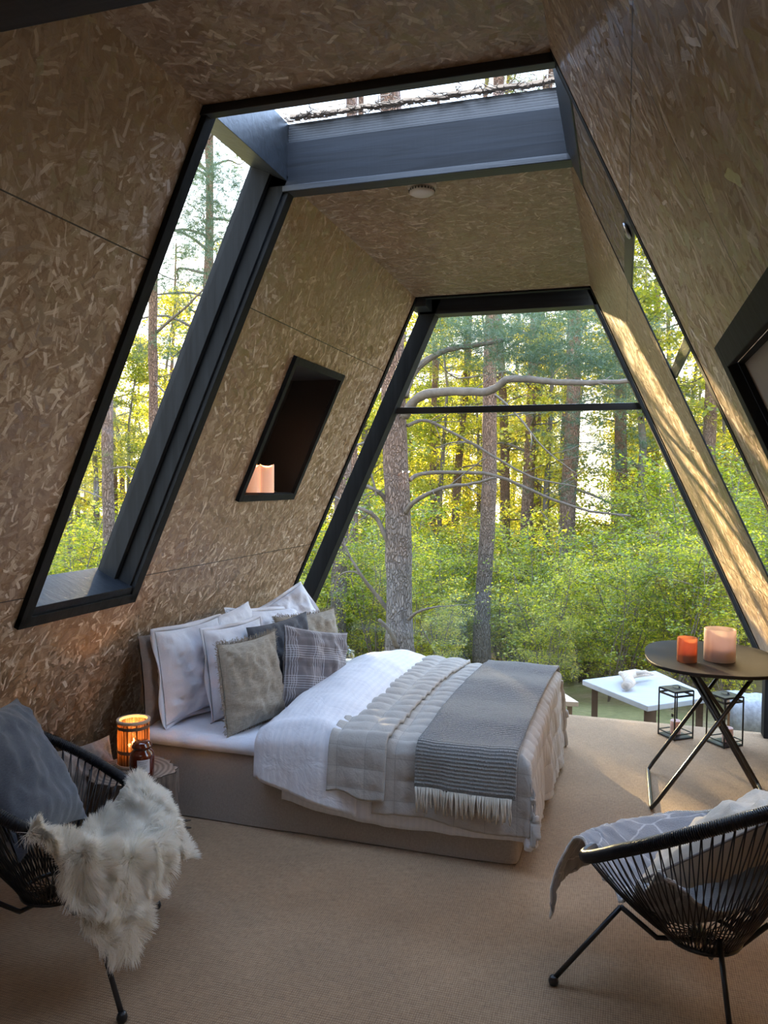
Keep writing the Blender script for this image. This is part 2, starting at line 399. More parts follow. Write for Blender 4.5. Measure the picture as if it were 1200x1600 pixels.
OSBW = m_osb('osb_wall', 1.0, ((1, 2.443), (1, 1.193), (0, 1.53)))
OSBC = m_osb('osb_ceiling', .95)
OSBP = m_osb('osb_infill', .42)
BLK = m_timber('black_stained_timber_long', (.018, .021, .026), axis=1); BLKX = m_timber('black_stained_timber_cross', axis=0)
BLKZ = m_timber('black_stained_timber_upright', (.011, .013, .015), axis=2, rough=.7, spec=.22); BLKS = m_timber('blue_black_board', (.009, .012, .017), axis=0, rough=.55, spec=.25)
BLKP = m_simple('black_paint', (.006, .006, .007), .6, 30, .2, .3)
CARP = m_carpet()
WHITE = m_fabric('white_cotton', (.83, .86, .94), (.75, .78, .87), 500, .9, .75, .1, .35)
SATEEN = m_sateen()
LINEN = m_fabric('beige_linen', (.48, .44, .38), (.33, .30, .26), 300, .5, .9, .15, .4)
LINENF = m_fabric('oat_linen', (.42, .38, .31), (.25, .22, .175), 220, .5, .9, .2, .5)
SKIRT = m_fabric('stone_linen', (.47, .42, .37), (.32, .285, .25), 420, .25, .85, .1, .3)
TAUPE = m_fabric('taupe_cotton', (.25, .20, .17), None, 400, .5)
CREAM = m_fabric('cream_cotton', (.62, .56, .48), (.54, .48, .40), 600, .7, .8, .1, .3)
CHARC = m_fabric('charcoal_wool', (.085, .095, .12), (.045, .05, .065), 500, .5, .95, .4, .3)
DGREY = m_fabric('blue_grey_wool', (.095, .11, .14), (.04, .048, .065), 600, .4, .95, .4, .3)
QUILT = m_quilt(); STRIPE = m_stripe(); PLAID = m_plaid()
FRINGE = m_simple('cream_yarn', (.66, .60, .50), .9, 60, .3)
BARK = m_bark(); GLASS = m_glass('window_glass'); GLASSN = m_glass('clear_side_glass', refl=.3); GROUND = m_ground()
METAL = m_simple('black_metal', (.012, .013, .015), .35, Metallic=.0, Specular_IOR_Level=.6)
CORD = m_simple('black_cord', (.008, .010, .016), .32, Specular_IOR_Level=.6)
STEEL = m_simple('bare_steel', (.45, .45, .47), .3, Metallic=1.0)

# ------------------------------------------------------------------ cabin shell
H, XL, XR, KL, KR = 2.951, -1.419, -.2355, .4452, .4606
Y1, Y2, Y3 = 2.45, 3.167, 5.31
TH = .165
nL = Vector((-1, 0, KL)).normalized(); nR = Vector((1, 0, KR)).normalized()      # outward normals
def lx(z, d=0): return XL-KL*(H-z)
def pl(y, z, d=0):                                                           # on the left wall, d metres outward
    return Vector((lx(z), y, z))+nL*d
def pr(y, z, d=0):
    return Vector((XR+KR*(H-z), y, z))+nR*d
uvw_ = lambda p: (p[1], p[2])
def slab(mb, P, y0, y1, z0, z1, t=TH, d0=0, mi=0):
    q = [P(y0, z0, d0), P(y1, z0, d0), P(y1, z1, d0), P(y0, z1, d0), P(y0, z0, t), P(y1, z0, t), P(y1, z1, t), P(y0, z1, t)]
    if P is pl: q = [q[3], q[2], q[1], q[0], q[7], q[6], q[5], q[4]]
    return mb.hexa([tuple(v) for v in q], mi, uvw_)
YB = -1.3; ZB = 1.12
def wall(name, P, niche, m):
    b = MB(); slab(b, P, YB, Y1, 0, H) if niche[0] > Y1 else None
    ny0, ny1, nz0, nz1 = niche
    if niche[0] > Y1:
        slab(b, P, Y2, ny0, 0, H); slab(b, P, ny1, Y3, 0, H); slab(b, P, ny0, ny1, 0, nz0); slab(b, P, ny0, ny1, nz1, H)
    else:
        slab(b, P, YB, ny0, 0, H); slab(b, P, ny1, Y1, 0, H); slab(b, P, ny0, ny1, 0, nz0); slab(b, P, ny0, ny1, nz1, H)
        slab(b, P, Y2, Y3, 0, H, .004)
    slab(b, P, Y1, Y2, 0, ZB)
    tag(b.build(name, m), kind='structure')
wall('wall_left', pl, (3.84, 4.575, 1.55, 2.315), OSBW)
wall('wall_right', pr, (1.10, 1.93, 1.15, 1.975), OSBW)
b = MB(); uvc = lambda p: (p[1]+9, p[0]+7)
for a, c in ((YB, -.6), (-.1, Y1), (Y2, Y3)): b.box(XL, XR, a, c, H, H+.2, 0, uvc)  # rear gap is an unseen opening, added to let light onto the foreground
tag(b.build('ceiling', OSBC), kind='structure')
b = MB(); b.box(lx(0)-.0, XR+KR*H, YB, 5.65, -.03, 0); tag(b.build('floor', CARP), kind='structure')
b = MB(); b.box(lx(0)-.2, XR+KR*H+.2, YB, 5.62, -.2, -.031); tag(b.build('trim_1', BLKX), kind='structure')     # deck joist under the carpet
# back wall with doorway
b = MB()
b.box(-2.73, 1.12, YB-.15, YB, 0, H, 0, lambda p: (p[0], p[2]))
tag(b.build('wall_back', OSBW), kind='structure')

# end frame
def part_bars(lst, name, m, root, **kw):
    b = MB()
    for l in lst: b.bar(*l)
    return b.build(name, m, root, **kw)
b = MB()
def slant(mb, P, y0, y1, z0, z1, wi, wo):      # slanted post between horizontal offsets wi (inward +) and wo
    s = 1 if P is pl else -1
    q = []
    for z in (z0, z1):
        x = P(0, z).x
        q += [(x+s*wi, y0, z), (x-s*wo, y0, z), (x-s*wo, y1, z), (x+s*wi, y1, z)]
    mb.hexa(q)
slant(b, pl, 5.50, 5.63, -.03, 2.99, .125, .0); tag(b.build('trim_2', BLKZ, bevel=.004), kind='structure')
b = MB(); slant(b, pr, 5.50, 5.63, -.03, 2.99, .022, .11); b.box(.905, 1.02, 5.52, 5.63, 0, .62); tag(b.build('trim_3', BLKZ, bevel=.004), kind='structure')
b = MB(); b.box(-1.46, -.19, 5.50, 5.63, 2.872, 2.99); b.box(-1.6, -.1, 5.44, 5.66, 2.99, 3.1); b.box(-1.475, -1.35, 5.31, 5.5, 2.89, 2.99); tag(b.build('trim_4', BLKX, bevel=.004), kind='structure')
b = MB(); b.box(-1.70, .20, 5.565, 5.61, 2.165, 2.212); tag(b.build('trim_5', BLKX, bevel=.003), kind='structure')
b = MB()
slab(b, pl, 5.29, 5.335, 0, H, .14, -.012); b.box(XL-.02, XR+.02, 5.29, 5.335, H-.012, H+.12); slab(b, pr, 5.29, 5.335, 0, H, .03, -.006)
tag(b.build('trim_6', BLKZ), kind='structure')
b = MB(); slab(b, pl, Y3, 5.55, H-.02, H+.02, .2, -.0);
# panes
b = MB(); b.add([(lx(0)+.05, 5.60, 0), (1.10, 5.60, 0), (XR, 5.60, H-.03), (XL, 5.60, H-.03)], [(0, 1, 2, 3)]); tag(b.build('window_1', GLASS), kind='structure')
b = MB(); b.add([pl(Y3, 0, .05), pl(5.52, 0, .05), pl(5.52, H, .05), pl(Y3, H, .05)], [(0, 1, 2, 3)]); tag(b.build('window_2', GLASS), kind='structure')
b = MB(); b.add([pr(Y3, 0, .05), pr(5.52, 0, .05), pr(5.52, H, .05), pr(Y3, H, .05)], [(0, 1, 2, 3)]); tag(b.build('window_3', GLASS), kind='structure')
b = MB(); b.box(XL-.1, XR+.1, Y3, 5.55, H+.03, H+.15); tag(b.build('trim_7', BLKX), kind='structure')

# band windows (left slot, skylight, right slot)
def slot(nm, P, m_in, sill=True):
    s = 1
    b = MB()
    for y0, y1 in ((Y1-.02, Y1+.035), (Y2-.035, Y2+.02)):      # face trims running up the slope
        slab(b, P, y0, y1, ZB-.035, H, .03, -.022)
    slab(b, P, Y1-.02, Y2+.02, ZB-.045, ZB+.0, .03, -.022)
    slab(b, P, Y1-.0, Y1+.02, ZB, H+.02, TH+.03, .0)
    slab(b, P, Y2-.045, Y2-.0, ZB, H+.02, TH+.03, .0)
    slab(b, P, Y2-.07, Y2-.045, ZB, H+.02, .17, .075)
    o = b.build(nm, m_in, bevel=.002); tag(o, kind='structure')
slot('trim_8', pl, BLKZ)
b = MB(); slab(b, pr, Y1-.05, Y1+.002, ZB-.035, H, .02, -.002); slab(b, pr, Y2-.002, Y2+.012, ZB-.035, H, .0045, -.0012); slab(b, pr, Y1-.02, Y2+.01, ZB-.045, ZB, .03, -.01)
tag(b.build('trim_9', BLKZ, bevel=.001), kind='structure')
b = MB(); slab(b, pl, Y1, Y2-.04, ZB, ZB+.035, TH+.03, -.015); tag(b.build('trim_10', BLKS, bevel=.002), kind='structure')
b = MB(); b.add([pl(Y1, ZB, TH-.01), pl(Y2-.03, ZB, TH-.01), pl(Y2-.03, H+.03, TH-.01), pl(Y1, H+.03, TH-.01)], [(0, 1, 2, 3)]); tag(b.build('window_4', GLASS), kind='structure')
b = MB(); b.add([pr(Y1, ZB, .003), pr(Y2, ZB, .003), pr(Y2, H, .003), pr(Y1, H, .003)], [(0, 1, 2, 3)]); tag(b.build('window_5', GLASSN), kind='structure')
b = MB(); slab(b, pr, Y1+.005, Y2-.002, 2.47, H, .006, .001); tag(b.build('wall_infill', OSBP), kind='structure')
b = MB(); slab(b, pr, Y1, Y2, 2.41, 2.47, .006, -.002); slab(b, pr, Y1, Y2, 2.055, 2.095, .012, .004); slab(b, pr, Y1, Y2, 2.82, H, .008, -.004); tag(b.build('trim_12', BLK, bevel=.003), kind='structure')
# skylight box
b = MB(); b.box(XL-.15, XR+.15, Y2-.045, Y2+.0, H-.02, 3.115)
tag(b.build('trim_13', BLKS, bevel=.003), kind='structure')
b = MB(); b.box(XL-.02, XR+.02, Y2-.05, Y2+.03, H-.045, H-.018); b.box(XL-.03, XR+.02, Y1-.03, Y1+.012, H-.03, H+.01); b.box(XL-.15, XR+.15, Y1-.0, Y1+.02, H, 3.22)
tag(b.build('trim_14', BLKX, bevel=.003), kind='structure')
b = MB()
for i in range(8): b.box(XL-.1, XR+.1, Y2-.03, Y2+.03-(i % 2)*.006, 3.116+i*.0105, 3.1255+i*.0105)
b.box(XL-.1, XR+.1, Y2-.015, Y2+.03, 3.11, 3.2); tag(b.build('trim_15', BLKX), kind='structure')
b = MB()
for P, x0, x1 in ((pl, XL-.17, XL), (pr, XR, XR+.17)):
    b.add([], [])
    zA = H+.0; xo = P(0, H, TH+.02)
    xi = XL if P is pl else XR
    q = [(xi, Y1, H), (xo.x, Y1, xo.z), (xo.x, Y1, 3.2), (xi, Y1, 3.2)]
    q = q+[(p[0], Y2-.03, p[2]) for p in q]
    b.hexa(q)
tag(b.build('trim_16', BLKX, bevel=.002), kind='structure')
b = MB(); b.add([(XL-.1, Y1, 3.2), (XR+.1, Y1, 3.2), (XR+.1, Y2, 3.2), (XL-.1, Y2, 3.2)], [(0, 1, 2, 3)]); tag(b.build('window_6', m_glass('roof_glass', (.90, .94, 1.0))), kind='structure')
LITTER = m_simple('pine_litter', (.34, .26, .19), .9, 40, .3)
b = MB()
for i in range(420):
    x = random.uniform(XL, XR); y = Y2-.03-abs(random.gauss(0, .035)) if i < 330 else random.uniform(Y1+.05, Y2)
    a = random.uniform(0, PI) if i > 120 else random.gauss(0, .3); l = random.uniform(.008, .03)
    b.bar((x-l*math.cos(a), y-l*math.sin(a), 3.209), (x+l*math.cos(a), y+l*math.sin(a), 3.209), .003, .003)
for i in range(26):
    x = XL+.02+i*.046; b.bar((x, Y2-.05+random.gauss(0, .006), 3.215), (x+.05, Y2-.05+random.gauss(0, .006), 3.215), .022, .012)
tag(b.build('leaf_litter', LITTER, org=(-.8, Y2-.05, 3.207)), 'brown pine needles and mossy debris lying on the roof glass', 'leaf litter', None, 'stuff')
# tie beam near the camera
b = MB(); b.box(-1.75, .2, 1.47, 1.6, 2.762, H); tag(b.build('trim_17', BLKX, bevel=.005), kind='structure')

# wall niches
def niche(label, P, y0, y1, z0, z1, tw, depth, inner, loc, topw=None):
    r = thing('wall_niche', label, 'wall niche', loc)
    b = MB(); e = -.024; t = .0
    slab(b, P, y0-tw, y0, z0-tw, z1+tw, 0, e); slab(b, P, y1, y1+tw, z0-tw, z1+tw, 0, e)
    slab(b, P, y0, y1, z1, z1+(topw or tw), 0, e); slab(b, P, y0, y1, z0-tw, z0, 0, e)
    b.build('frame', BLKZ, r, bevel=.002)
    b = MB(); s = -1 if P is pl else 1
    def q(y, z, dx): v = P(y, z); return (v.x+s*dx, y, z)
    A = [P(y, z) for y, z in ((y0, z0), (y1, z0), (y1, z1), (y0, z1))]
    xo = (A[0].x+s*.06) if depth is None else None
    B = [Vector(((xo if xo is not None else a.x+s*depth), a.y, a.z)) for a in A]
    b.add(A+B, [(0, 1, 5, 4), (1, 2, 6, 5), (2, 3, 7, 6), (3, 0, 4, 7)]); b.build('lining', inner[0], r, solid=.004)
    b = MB(); b.add(B, [(0, 1, 2, 3)]); b.build('back_panel', inner[1], r, solid=.01)
    return r
niche('black lined niche in the left bay wall holding two candles', pl, 3.865, 4.54, 1.585, 2.29, .038, .30, (BLKP, BLKP), (pl(4.2, 1.585, .05)))
BEIGE = m_simple('beige_panel', (.36, .33, .28), .8, 30, .1, .06)
niche('black framed recess with beige panel on the right wall', pr, 1.14, 1.885, 1.18, 1.925, .052, .022, (BLKZ, BEIGE), (pr(1.5, 1.2, .03)))

# smoke detector, door stop disc
SDW = m_simple('white_plastic', (.62, .59, .56), .45)
c0 = Vector((-.862, 3.30, H)); r = thing('smoke_detector', 'round white smoke detector on the bay ceiling', 'smoke detector', c0)
b = MB(); b.lathe(c0, [(.052, -.026), (.062, -.02), (.062, 0)]); b.build('base', SDW, r, smooth=True)
b = MB(); b.lathe(c0, [(.0, -.052), (.040, -.051), (.054, -.043), (.056, -.028), (.052, -.026)]); b.build('cover', SDW, r, smooth=True)
b = MB()
for k in range(24):
    t = 2*PI*k/24; b.box(c0.x+.0545*math.cos(t)-.002, c0.x+.0545*math.cos(t)+.002, c0.y+.0545*math.sin(t)-.002, c0.y+.0545*math.sin(t)+.002, H-.040, H-.031)
b.build('vent_slots', BLKP, r)
kc = pr(2.54, 2.44, -.004); Mk = nR.to_track_quat('Z', 'Y').to_matrix()
r = thing('door_stop', 'small round steel disc on the right window band', 'disc', kc)
b = MB(); b.lathe(kc, [(.026, .0), (.027, -.006), (.02, -.010)][::-1], 24, 0, Mk); b.build('disc', STEEL, r, smooth=True)
b = MB(); b.lathe(kc, [(.006, -.011), (.007, -.009)], 10, 0, Mk); b.build('screw', METAL, r)

# ------------------------------------------------------------------ bed
BX0, BX1, BY0, BY1 = -2.30, -.40, 3.30, 4.88
bed = thing('bed', 'low double bed with stone linen skirt and white sheet', 'bed', (-1.35, 4.1, 0))
def rbox_ring(inset, wav=0, seed=0, n=220, rr=.05):
    x0, x1, y0, y1 = BX0+inset, BX1-inset, BY0+inset, BY1-inset; pts = []
    per = 2*((x1-x0)+(y1-y0))
    for i in range(n):
        s = i/n*per
        if s < x1-x0: p = [x0+s, y0]; nn = (0, -1)
        elif s < (x1-x0)+(y1-y0): p = [x1, y0+s-(x1-x0)]; nn = (1, 0)
        elif s < 2*(x1-x0)+(y1-y0): p = [x1-(s-(x1-x0)-(y1-y0)), y1]; nn = (0, 1)
        else: p = [x0, y1-(s-2*(x1-x0)-(y1-y0))]; nn = (-1, 0)
        cx = min(max(p[0], x0+rr), x1-rr); cy = min(max(p[1], y0+rr), y1-rr); d = math.hypot(p[0]-cx, p[1]-cy)
        if d > 1e-6: p = [cx+(p[0]-cx)/d*min(d, rr), cy+(p[1]-cy)/d*min(d, rr)]
        w = wav*(fbm(s*1.3+seed, seed)+.3*math.sin(s*7+seed))
        pts.append((p[0]+nn[0]*w, p[1]+nn[1]*w))
    return pts
b = MB(); rows = []
for z, ins, wv in ((0.005, .0, .012), (.1, .0, .008), (.2, .002, .005), (.28, .0, .003), (.325, .004, .002), (.345, .02, 0), (.35, .05, 0)):
    rows.append([(x, y, z) for x, y in rbox_ring(ins, wv, 3)])
rows = [r_+[r_[0]] for r_ in rows]; b.grid(rows, flip=True); b.add(rows[-1][:-1], [tuple(range(len(rows[-1])-1))])
b.build('bed_skirt', SKIRT, bed, smooth=True)
b = MB(); rows = []
for z, ins, wv in ((.345, -.004, .006), (.36, -.016, .008), (.385, -.018, .005), (.405, -.0, .003), (.412, .04, 0)):
    rows.append([(x, y, z+.004*fbm(x*4, y*4)) for x, y in rbox_ring(ins, wv, 11, 260, .08)])
rows = [r_+[r_[0]] for r_ in rows]; b.grid(rows, flip=True); b.add(rows[-1][:-1], [tuple(range(len(rows[-1])-1))])
b.build('sheet', WHITE, bed, smooth=True)

def edge(e, r):
    """unrolled overshoot e past the bend start -> (outward, drop)"""
    L = r*PI/2
    if e <= 0: return e, 0
    if e < L: return r*math.sin(e/r), r*(1-math.cos(e/r))
    return r+.06*(e-L), r+(e-L)
def drape(name, m, s0, s1, t0, t1, ztop, out, puff, ds=.02, parent=None, label=None, cat=None, solid=.012, near0=None, near1=None, dome=.03, warp=None, rr=.07, sh0=(0, 0), sh1=(0, 0), wr=.006, wf=5):
    """cloth over the bed: s = x, t = y unrolled (t0 below BY0 = hang in metres); out = distance outside the mattress"""
    xe = BX1+out; ya = BY0-out; yb = BY1+out
    ns = max(3, int((s1-s0)/ds)); nt_ = max(3, int((t1-t0)/ds)); P = []; UV = []
    for i in range(ns+1):
        row = []; ru = []
        for j in range(nt_+1):
            a = i/ns; c = j/nt_
            tt0 = t0 if near0 is None else near0(a)
            t = tt0+(t1-tt0)*c
            sa = s0+sh0[0]*(1-c)+sh0[1]*c; sb = s1+sh1[0]*(1-c)+sh1[1]*c
            s = sa+(sb-sa)*a
            ox, dx = edge(s-(xe-rr), rr); x = xe-rr+ox
            oy, dy = edge((ya+rr)-t, rr); oy2, dy2 = edge(t-(yb-rr), rr)
            y = t
            if (ya+rr)-t > 0: y = ya+rr-oy
            if t-(yb-rr) > 0: y = yb-rr+oy2
            D = max(dy, dy2); mn = min(dx, D)
            z = ztop-max(dx, D)-.0*mn
            if mn > 0: x += .10*mn; y -= .05*mn*(1 if dy > 0 else -1)
            yy = (y-BY0)/(BY1-BY0); z += dome*max(0, math.sin(PI*min(1, max(0, yy))))*(1 if dx == 0 else max(0, 1-dx*8))
            pv = puff(s, t) if puff else 0; z += pv*max(0, 1-max(dx, D)*14)
            w = wr*fbm(s*wf, t*wf, 3.3)
            hang = min(1, max(dx, D)*6)
            z += w*(1-hang); 
            k = hang*(.020*fbm(s*6+4, 1.5, t*1.2) if D >= dx else .03*fbm(t*5, 2.5, s*1.2))
            if D >= dx: y += -k if dy > 0 else k
            else: x += k
            if D >= dx and D > .03: y += (-pv if dy > 0 else pv)*.28
            elif dx > .03: x += pv*.5
            z = max(z, .012)
            row.append((x, y, z)); ru.append((s, t))
        P.append(row); UV.append(ru)
    b = MB(); b.grid(P, UV)
    o = b.build(name, m, parent, None if parent else (0.5*(s0+s1), 4.1, ztop), smooth=True)
    mo = o.modifiers.new('solid', 'SOLIDIFY'); mo.thickness = solid; mo.offset = -1
    if label: tag(o, label, cat)
    return o
# duvet: a base layer under the quilt and a puffy turned-back fold
duv = drape('duvet', SATEEN, -1.50, -.06, 3.02, 5.15, .455, .025, None, .025, None, 'white striped cotton duvet folded back near the pillows', 'duvet', .02, near0=lambda a: 3.02-.03*math.sin(a*5)-.075*a, sh0=(0, 0), dome=.03)
def puffd(s, t):
    a = (s+1.62)/.46; a = min(1, max(0, a)); p = .105*max(0, math.sin(PI*a))**.5
    p *= .72+.5*abs(math.sin((t-3.35)*1.9))
    return p+.012*fbm(s*5, t*4, 8)
drape('turned_back_fold', SATEEN, -1.62, -1.13, 2.98, 5.06, .47, .04, puffd, .018, duv, None, None, .03, near0=lambda a: 3.085-.12*a, sh0=(-.02, .0), sh1=(.0, .0), wr=.012, wf=4)
def pq(s, t):
    fx = abs(math.sin(PI*s/.135)); fy = abs(math.sin(PI*t/.092))
    return .020*(fx**.5)*(fy**.5)+.007*fbm(s*9, t*9, 5)
q = drape('quilt', QUILT, -1.08, .10, 2.97, 5.2, .492, .045, pq, .0095, None, 'beige linen quilt with stitched squares over the bed', 'quilt', .012, near0=lambda a: 2.965-.01*a+.012*math.sin(a*9), sh0=(.03, .12), sh1=(-.13, .02))
drape('folded_edge', QUILT, -1.26, -.98, 2.97, 5.2, .515, .062, pq, .0095, q, None, None, .016, near0=lambda a: 3.01-.02*a+.01*math.sin(a*7), sh0=(.0, .06), sh1=(-.01, .06))
def thp(s, t): return .006*fbm(s*6, t*5, 2)
th = drape('throw_blanket', STRIPE, -.83, -.41, 3.05, 5.1, .525, .078, thp, .014, None, 'grey striped wool throw with cream fringe laid across the foot of the bed', 'throw blanket', .010, sh0=(-.02, .03), sh1=(-.0, .05), dome=.035)
# fringe on near hem
b = MB(); me = th.data; ya = BY0-.078
zh = min(v.co.z for v in me.vertices if v.co.y+4.1 < ya+.02)+.525
for i in range(60):
    f = (i+.5)/60; x = -.848+.425*f; y = ya-.022
    near = [v.co for v in me.vertices if abs(v.co.x+th.location.x-x) < .02 and v.co.y+th.location.y < ya+.05]
    if near:
        mnv = min(near, key=lambda c: c.z); y = mnv.y+th.location.y; zt = mnv.z+th.location.z+.004
    else: zt = .24
    L = random.uniform(.085, .115); dx = random.gauss(0, .008); dy = random.uniform(-.010, .004)
    b.tube([(x, y, zt), (x+dx*.4, y-.006, zt-L*.35), (x+dx*.7+random.gauss(0, .002), y-.005+dy*.5, zt-L*.7), (x+dx, y+dy, zt-L)], [.0032, .0034, .0034, .0024], 6)
b.build('fringe', FRINGE, th, smooth=True)

# pillows ----------------------------------------------------------
def pillow(name, label, c, w, h, t, az, lean, m, roll=0, flange=0, fringe=0, uvs=False, seed=0, fl_mat=None, cat='pillow', ears=.05, wr=1.0, piping=None, group=None, slump=0):
    """az: direction the face looks (deg from +x), lean: back-lean in degrees"""
    a = math.radians(az); l = math.radians(lean); n = Vector((math.cos(a)*math.cos(l), math.sin(a)*math.cos(l), math.sin(l)))
    u = Vector((-math.sin(a), math.cos(a), 0)); v = n.cross(u); ro = math.radians(roll)
    u, v = u*math.cos(ro)+v*math.sin(ro), -u*math.sin(ro)+v*math.cos(ro)
    c = Vector(c); G = 34
    def pt(i, j, side):
        p = -1+2*i/G; q = -1+2*j/G
        k = max(0, (1-p**4)*(1-q**4)); th_ = t/2*(k**.55)*(.75+.25*(1-p*p)*(1-q*q))
        px_ = p*w/2*(1-ears*(1-q*q)*abs(p)**3+.35*ears*(abs(p*q))**3); qy = q*h/2*(1-ears*(1-p*p)*abs(q)**3+.35*ears*(abs(p*q))**3)
        qy -= slump*h*(1-q)*.5*0
        d = th_+side*0
        e_ = min(1, k*3)
        d += wr*e_*(.022*fbm(p*2.2+seed, q*2.2, side*3+seed)+.011*fbm(p*6+seed, q*6, side+seed))
        # radiating creases at corners
        for cx, cy in ((1, 1), (-1, 1), (1, -1), (-1, -1)):
            rr_ = math.hypot(p-cx, q-cy); ang = math.atan2(q-cy, p-cx); d += wr*.006*math.exp(-rr_*2.2)*math.sin(ang*9+seed+cx)*e_
        bend = slump*.08*(1-q)**2*.25
        return c+u*px_+v*qy+n*(side*max(d, .003)+bend-.02*(p*p)*slump)
    b = MB()
    for side in (1, -1):
        P = [[pt(i, j, side) for j in range(G+1)] for i in range(G+1)]
        UV = [[((-1+2*i/G)*w/2+seed*.03, (-1+2*j/G)*h/2) for j in range(G+1)] for i in range(G+1)]
        b.grid(P, UV if uvs else None, 0, side < 0)
    if not uvs: b.uv = {}
    me = b.mesh(name, True)
    import bmesh
    bm_ = bmesh.new(); bm_.from_mesh(me); bmesh.ops.remove_doubles(bm_, verts=bm_.verts, dist=.0068 if False else .0001); bm_.to_mesh(me); bm_.free()
    base = c-v*(h/2)
    o = link(name, me, m, None, base); tag(o, label, cat, group)
    def rim(f, off, ph=0, n_=160):
        out = []
        for k in range(n_):
            s = 4*k/n_; e_ = int(s); r_ = s-e_; r_ = -1+2*r_
            p, q = ((r_, -1), (1, r_), (-r_, 1), (-1, -r_))[e_]
            pm = pt((p+1)/2*G, (q+1)/2*G, 1)*.5+pt((p+1)/2*G, (q+1)/2*G, -1)*.5
            dirv = (u*p+v*q); dirv = (u*(p if abs(p) > .999 else p**7)+v*(q if abs(q) > .999 else q**7)).normalized()
            out.append((pm, dirv, s))
        return out
    if flange:
        R = rim(0, 0); rows = [[], [], []]
        for pm, d_, s in R:
            for kk in range(3): rows[kk].append(pm+d_*(flange*kk/2)+n*(.008*kk*math.sin(s*9+seed)))
        rows = [x+[x[0]] for x in rows]; bb = MB(); bb.grid(rows); bb.build('flange', fl_mat or m, o, smooth=True, solid=.004)
    if fringe:
        R = rim(0, 0, 0, 420); bb = MB()
        for pm, d_, s in R:
            for rep in range(2):
                w_ = Vector((random.gauss(0, 1), random.gauss(0, 1), random.gauss(0, 1)))
                bb.tube([pm-d_*.004, pm+d_*fringe*.5+w_*.003, pm+d_*fringe*random.uniform(.7, 1.1)+w_*.006], .0011, 4)
        bb.build('fringe', fl_mat or m, o)
    if piping:
        R = rim(0, 0, 0, 120); bb = MB(); bb.tube([pm for pm, _, _ in R], .0042, 8, closed=True); bb.build('piping', piping, o, smooth=True)
    return o
PZ = .415
pillow('pillow', 'taupe pillow standing behind the nearest white pillow', (-2.285, 3.56, PZ+.225), .50, .46, .13, 0, 5, TAUPE, seed=1, wr=1.5)
pillow('pillow', 'white pillow with wide flange nearest the candle stump', (-2.165, 3.585, PZ+.245), .48, .46, .18, -10, 6, WHITE, flange=.022, seed=2, slump=.3)
pillow('pillow', 'white pillow lying between the taupe pillow and the far ones', (-2.17, 4.02, PZ+.25), .60, .46, .18, -2, 12, WHITE, seed=3, roll=3)
pillow('pillow', 'white pillow standing behind the fringed oat cushion', (-1.975, 3.72, PZ+.235), .44, .46, .16, -14, 6, WHITE, flange=.02, seed=4, slump=.3)
pillow('pillow', 'white pillow leaning on the wall behind the dark grey cushion', (-2.08, 4.36, PZ+.22), .62, .46, .18, -16, 22, WHITE, flange=.022, seed=5, roll=-6)
pillow('pillow', 'white pillow with a raised corner next to the glass end', (-2.06, 4.66, PZ+.25), .50, .48, .16, -34, 24, WHITE, flange=.022, seed=6, roll=22)
pillow('cushion', 'dark grey wool cushion behind the fringed and plaid ones', (-1.80, 3.95, PZ+.225), .50, .48, .14, -16, 10, CHARC, seed=7, roll=2, cat='cushion')
pillow('cushion', 'oat linen cushion with frayed fringe in front of the white pillows', (-1.80, 3.545, PZ+.215), .43, .44, .16, -14, 5, LINENF, fringe=.018, seed=8, cat='cushion', slump=.4)
pillow('cushion', 'pale oat cushion with frayed edge behind the plaid cushion', (-1.83, 4.42, PZ+.20), .48, .45, .15, -26, 16, LINENF, fringe=.016, seed=10, cat='cushion')
pillow('cushion', 'grey plaid cushion with white checks on the bed', (-1.605, 3.93, PZ+.21), .43, .43, .16, -30, 14, PLAID, uvs=True, seed=9, cat='cushion', roll=-13)
pillow('cushion', 'crumpled grey linen cushion on the floor behind the stump', (-2.30, 2.92, .25), .30, .40, .14, -20, 20, SKIRT, seed=12, cat='cushion', wr=1.6)

# ------------------------------------------------------------------ stumps, candles, jars
def m_endgrain():
    m, nt, o = mat('sawn_log_top'); g = N(nt); c = g.n('TexCoord').outputs['Object']
    w = g.n('TexWave', _wave_type='RINGS', _rings_direction='Z', Scale=14.0, Distortion=2.0, Detail=2.0, Vector=c).outputs['Fac']
    bsdf(g, o, g.mix(w, (.17, .125, .09, 1), (.33, .26, .20, 1)), .8); return m
ENDG = m_endgrain(); STB = m_simple('stump_bark', (.16, .13, .11), .95, 60, 1.0, .95, (1, 1, .25))
def stump(label, c, r_, h, seed):
    t = thing('log_stump', label, 'log stump', (c[0], c[1], 0)); b = MB(); n = 72; rows = []
    for z in (0, .02, h*.25, h*.5, h*.75, h-.015, h-.004):
        row = []
        for k in range(n):
            a = 2*PI*k/n; rr = r_*(1+.09*fbm(math.cos(a)*1.5, math.sin(a)*1.5, seed)+.09*fbm(math.cos(a)*12, math.sin(a)*12, z*6+seed)+(.08*(1-z/h)**3))
            row.append((c[0]+rr*math.cos(a), c[1]+rr*math.sin(a), z))
        rows.append(row+[row[0]])
    b.grid(rows, flip=True); b.build('bark', STB, t, smooth=True)
    b = MB(); top = [(c[0]+(x-c[0])*.985, c[1]+(y-c[1])*.985, h-.002) for x, y, z in rows[-1][:-1]]
    b.add(top, [tuple(range(n))]); b.build('sawn_top', ENDG, t)
    return t
stump('bark covered log stump between the left chair and the bed', (-2.075, 2.93), .185, .36, 2)
stump('log stump on the far side of the bed under a glass jar', (-1.88, 5.12), .15, .34, 5)
FLAME = m_emit('candle_flame', (1.0, .55, .16), 30.0)
WAXW = m_wax('white_wax', (.86, .80, .74)); WAXP = m_wax('pink_wax', (.80, .52, .47))
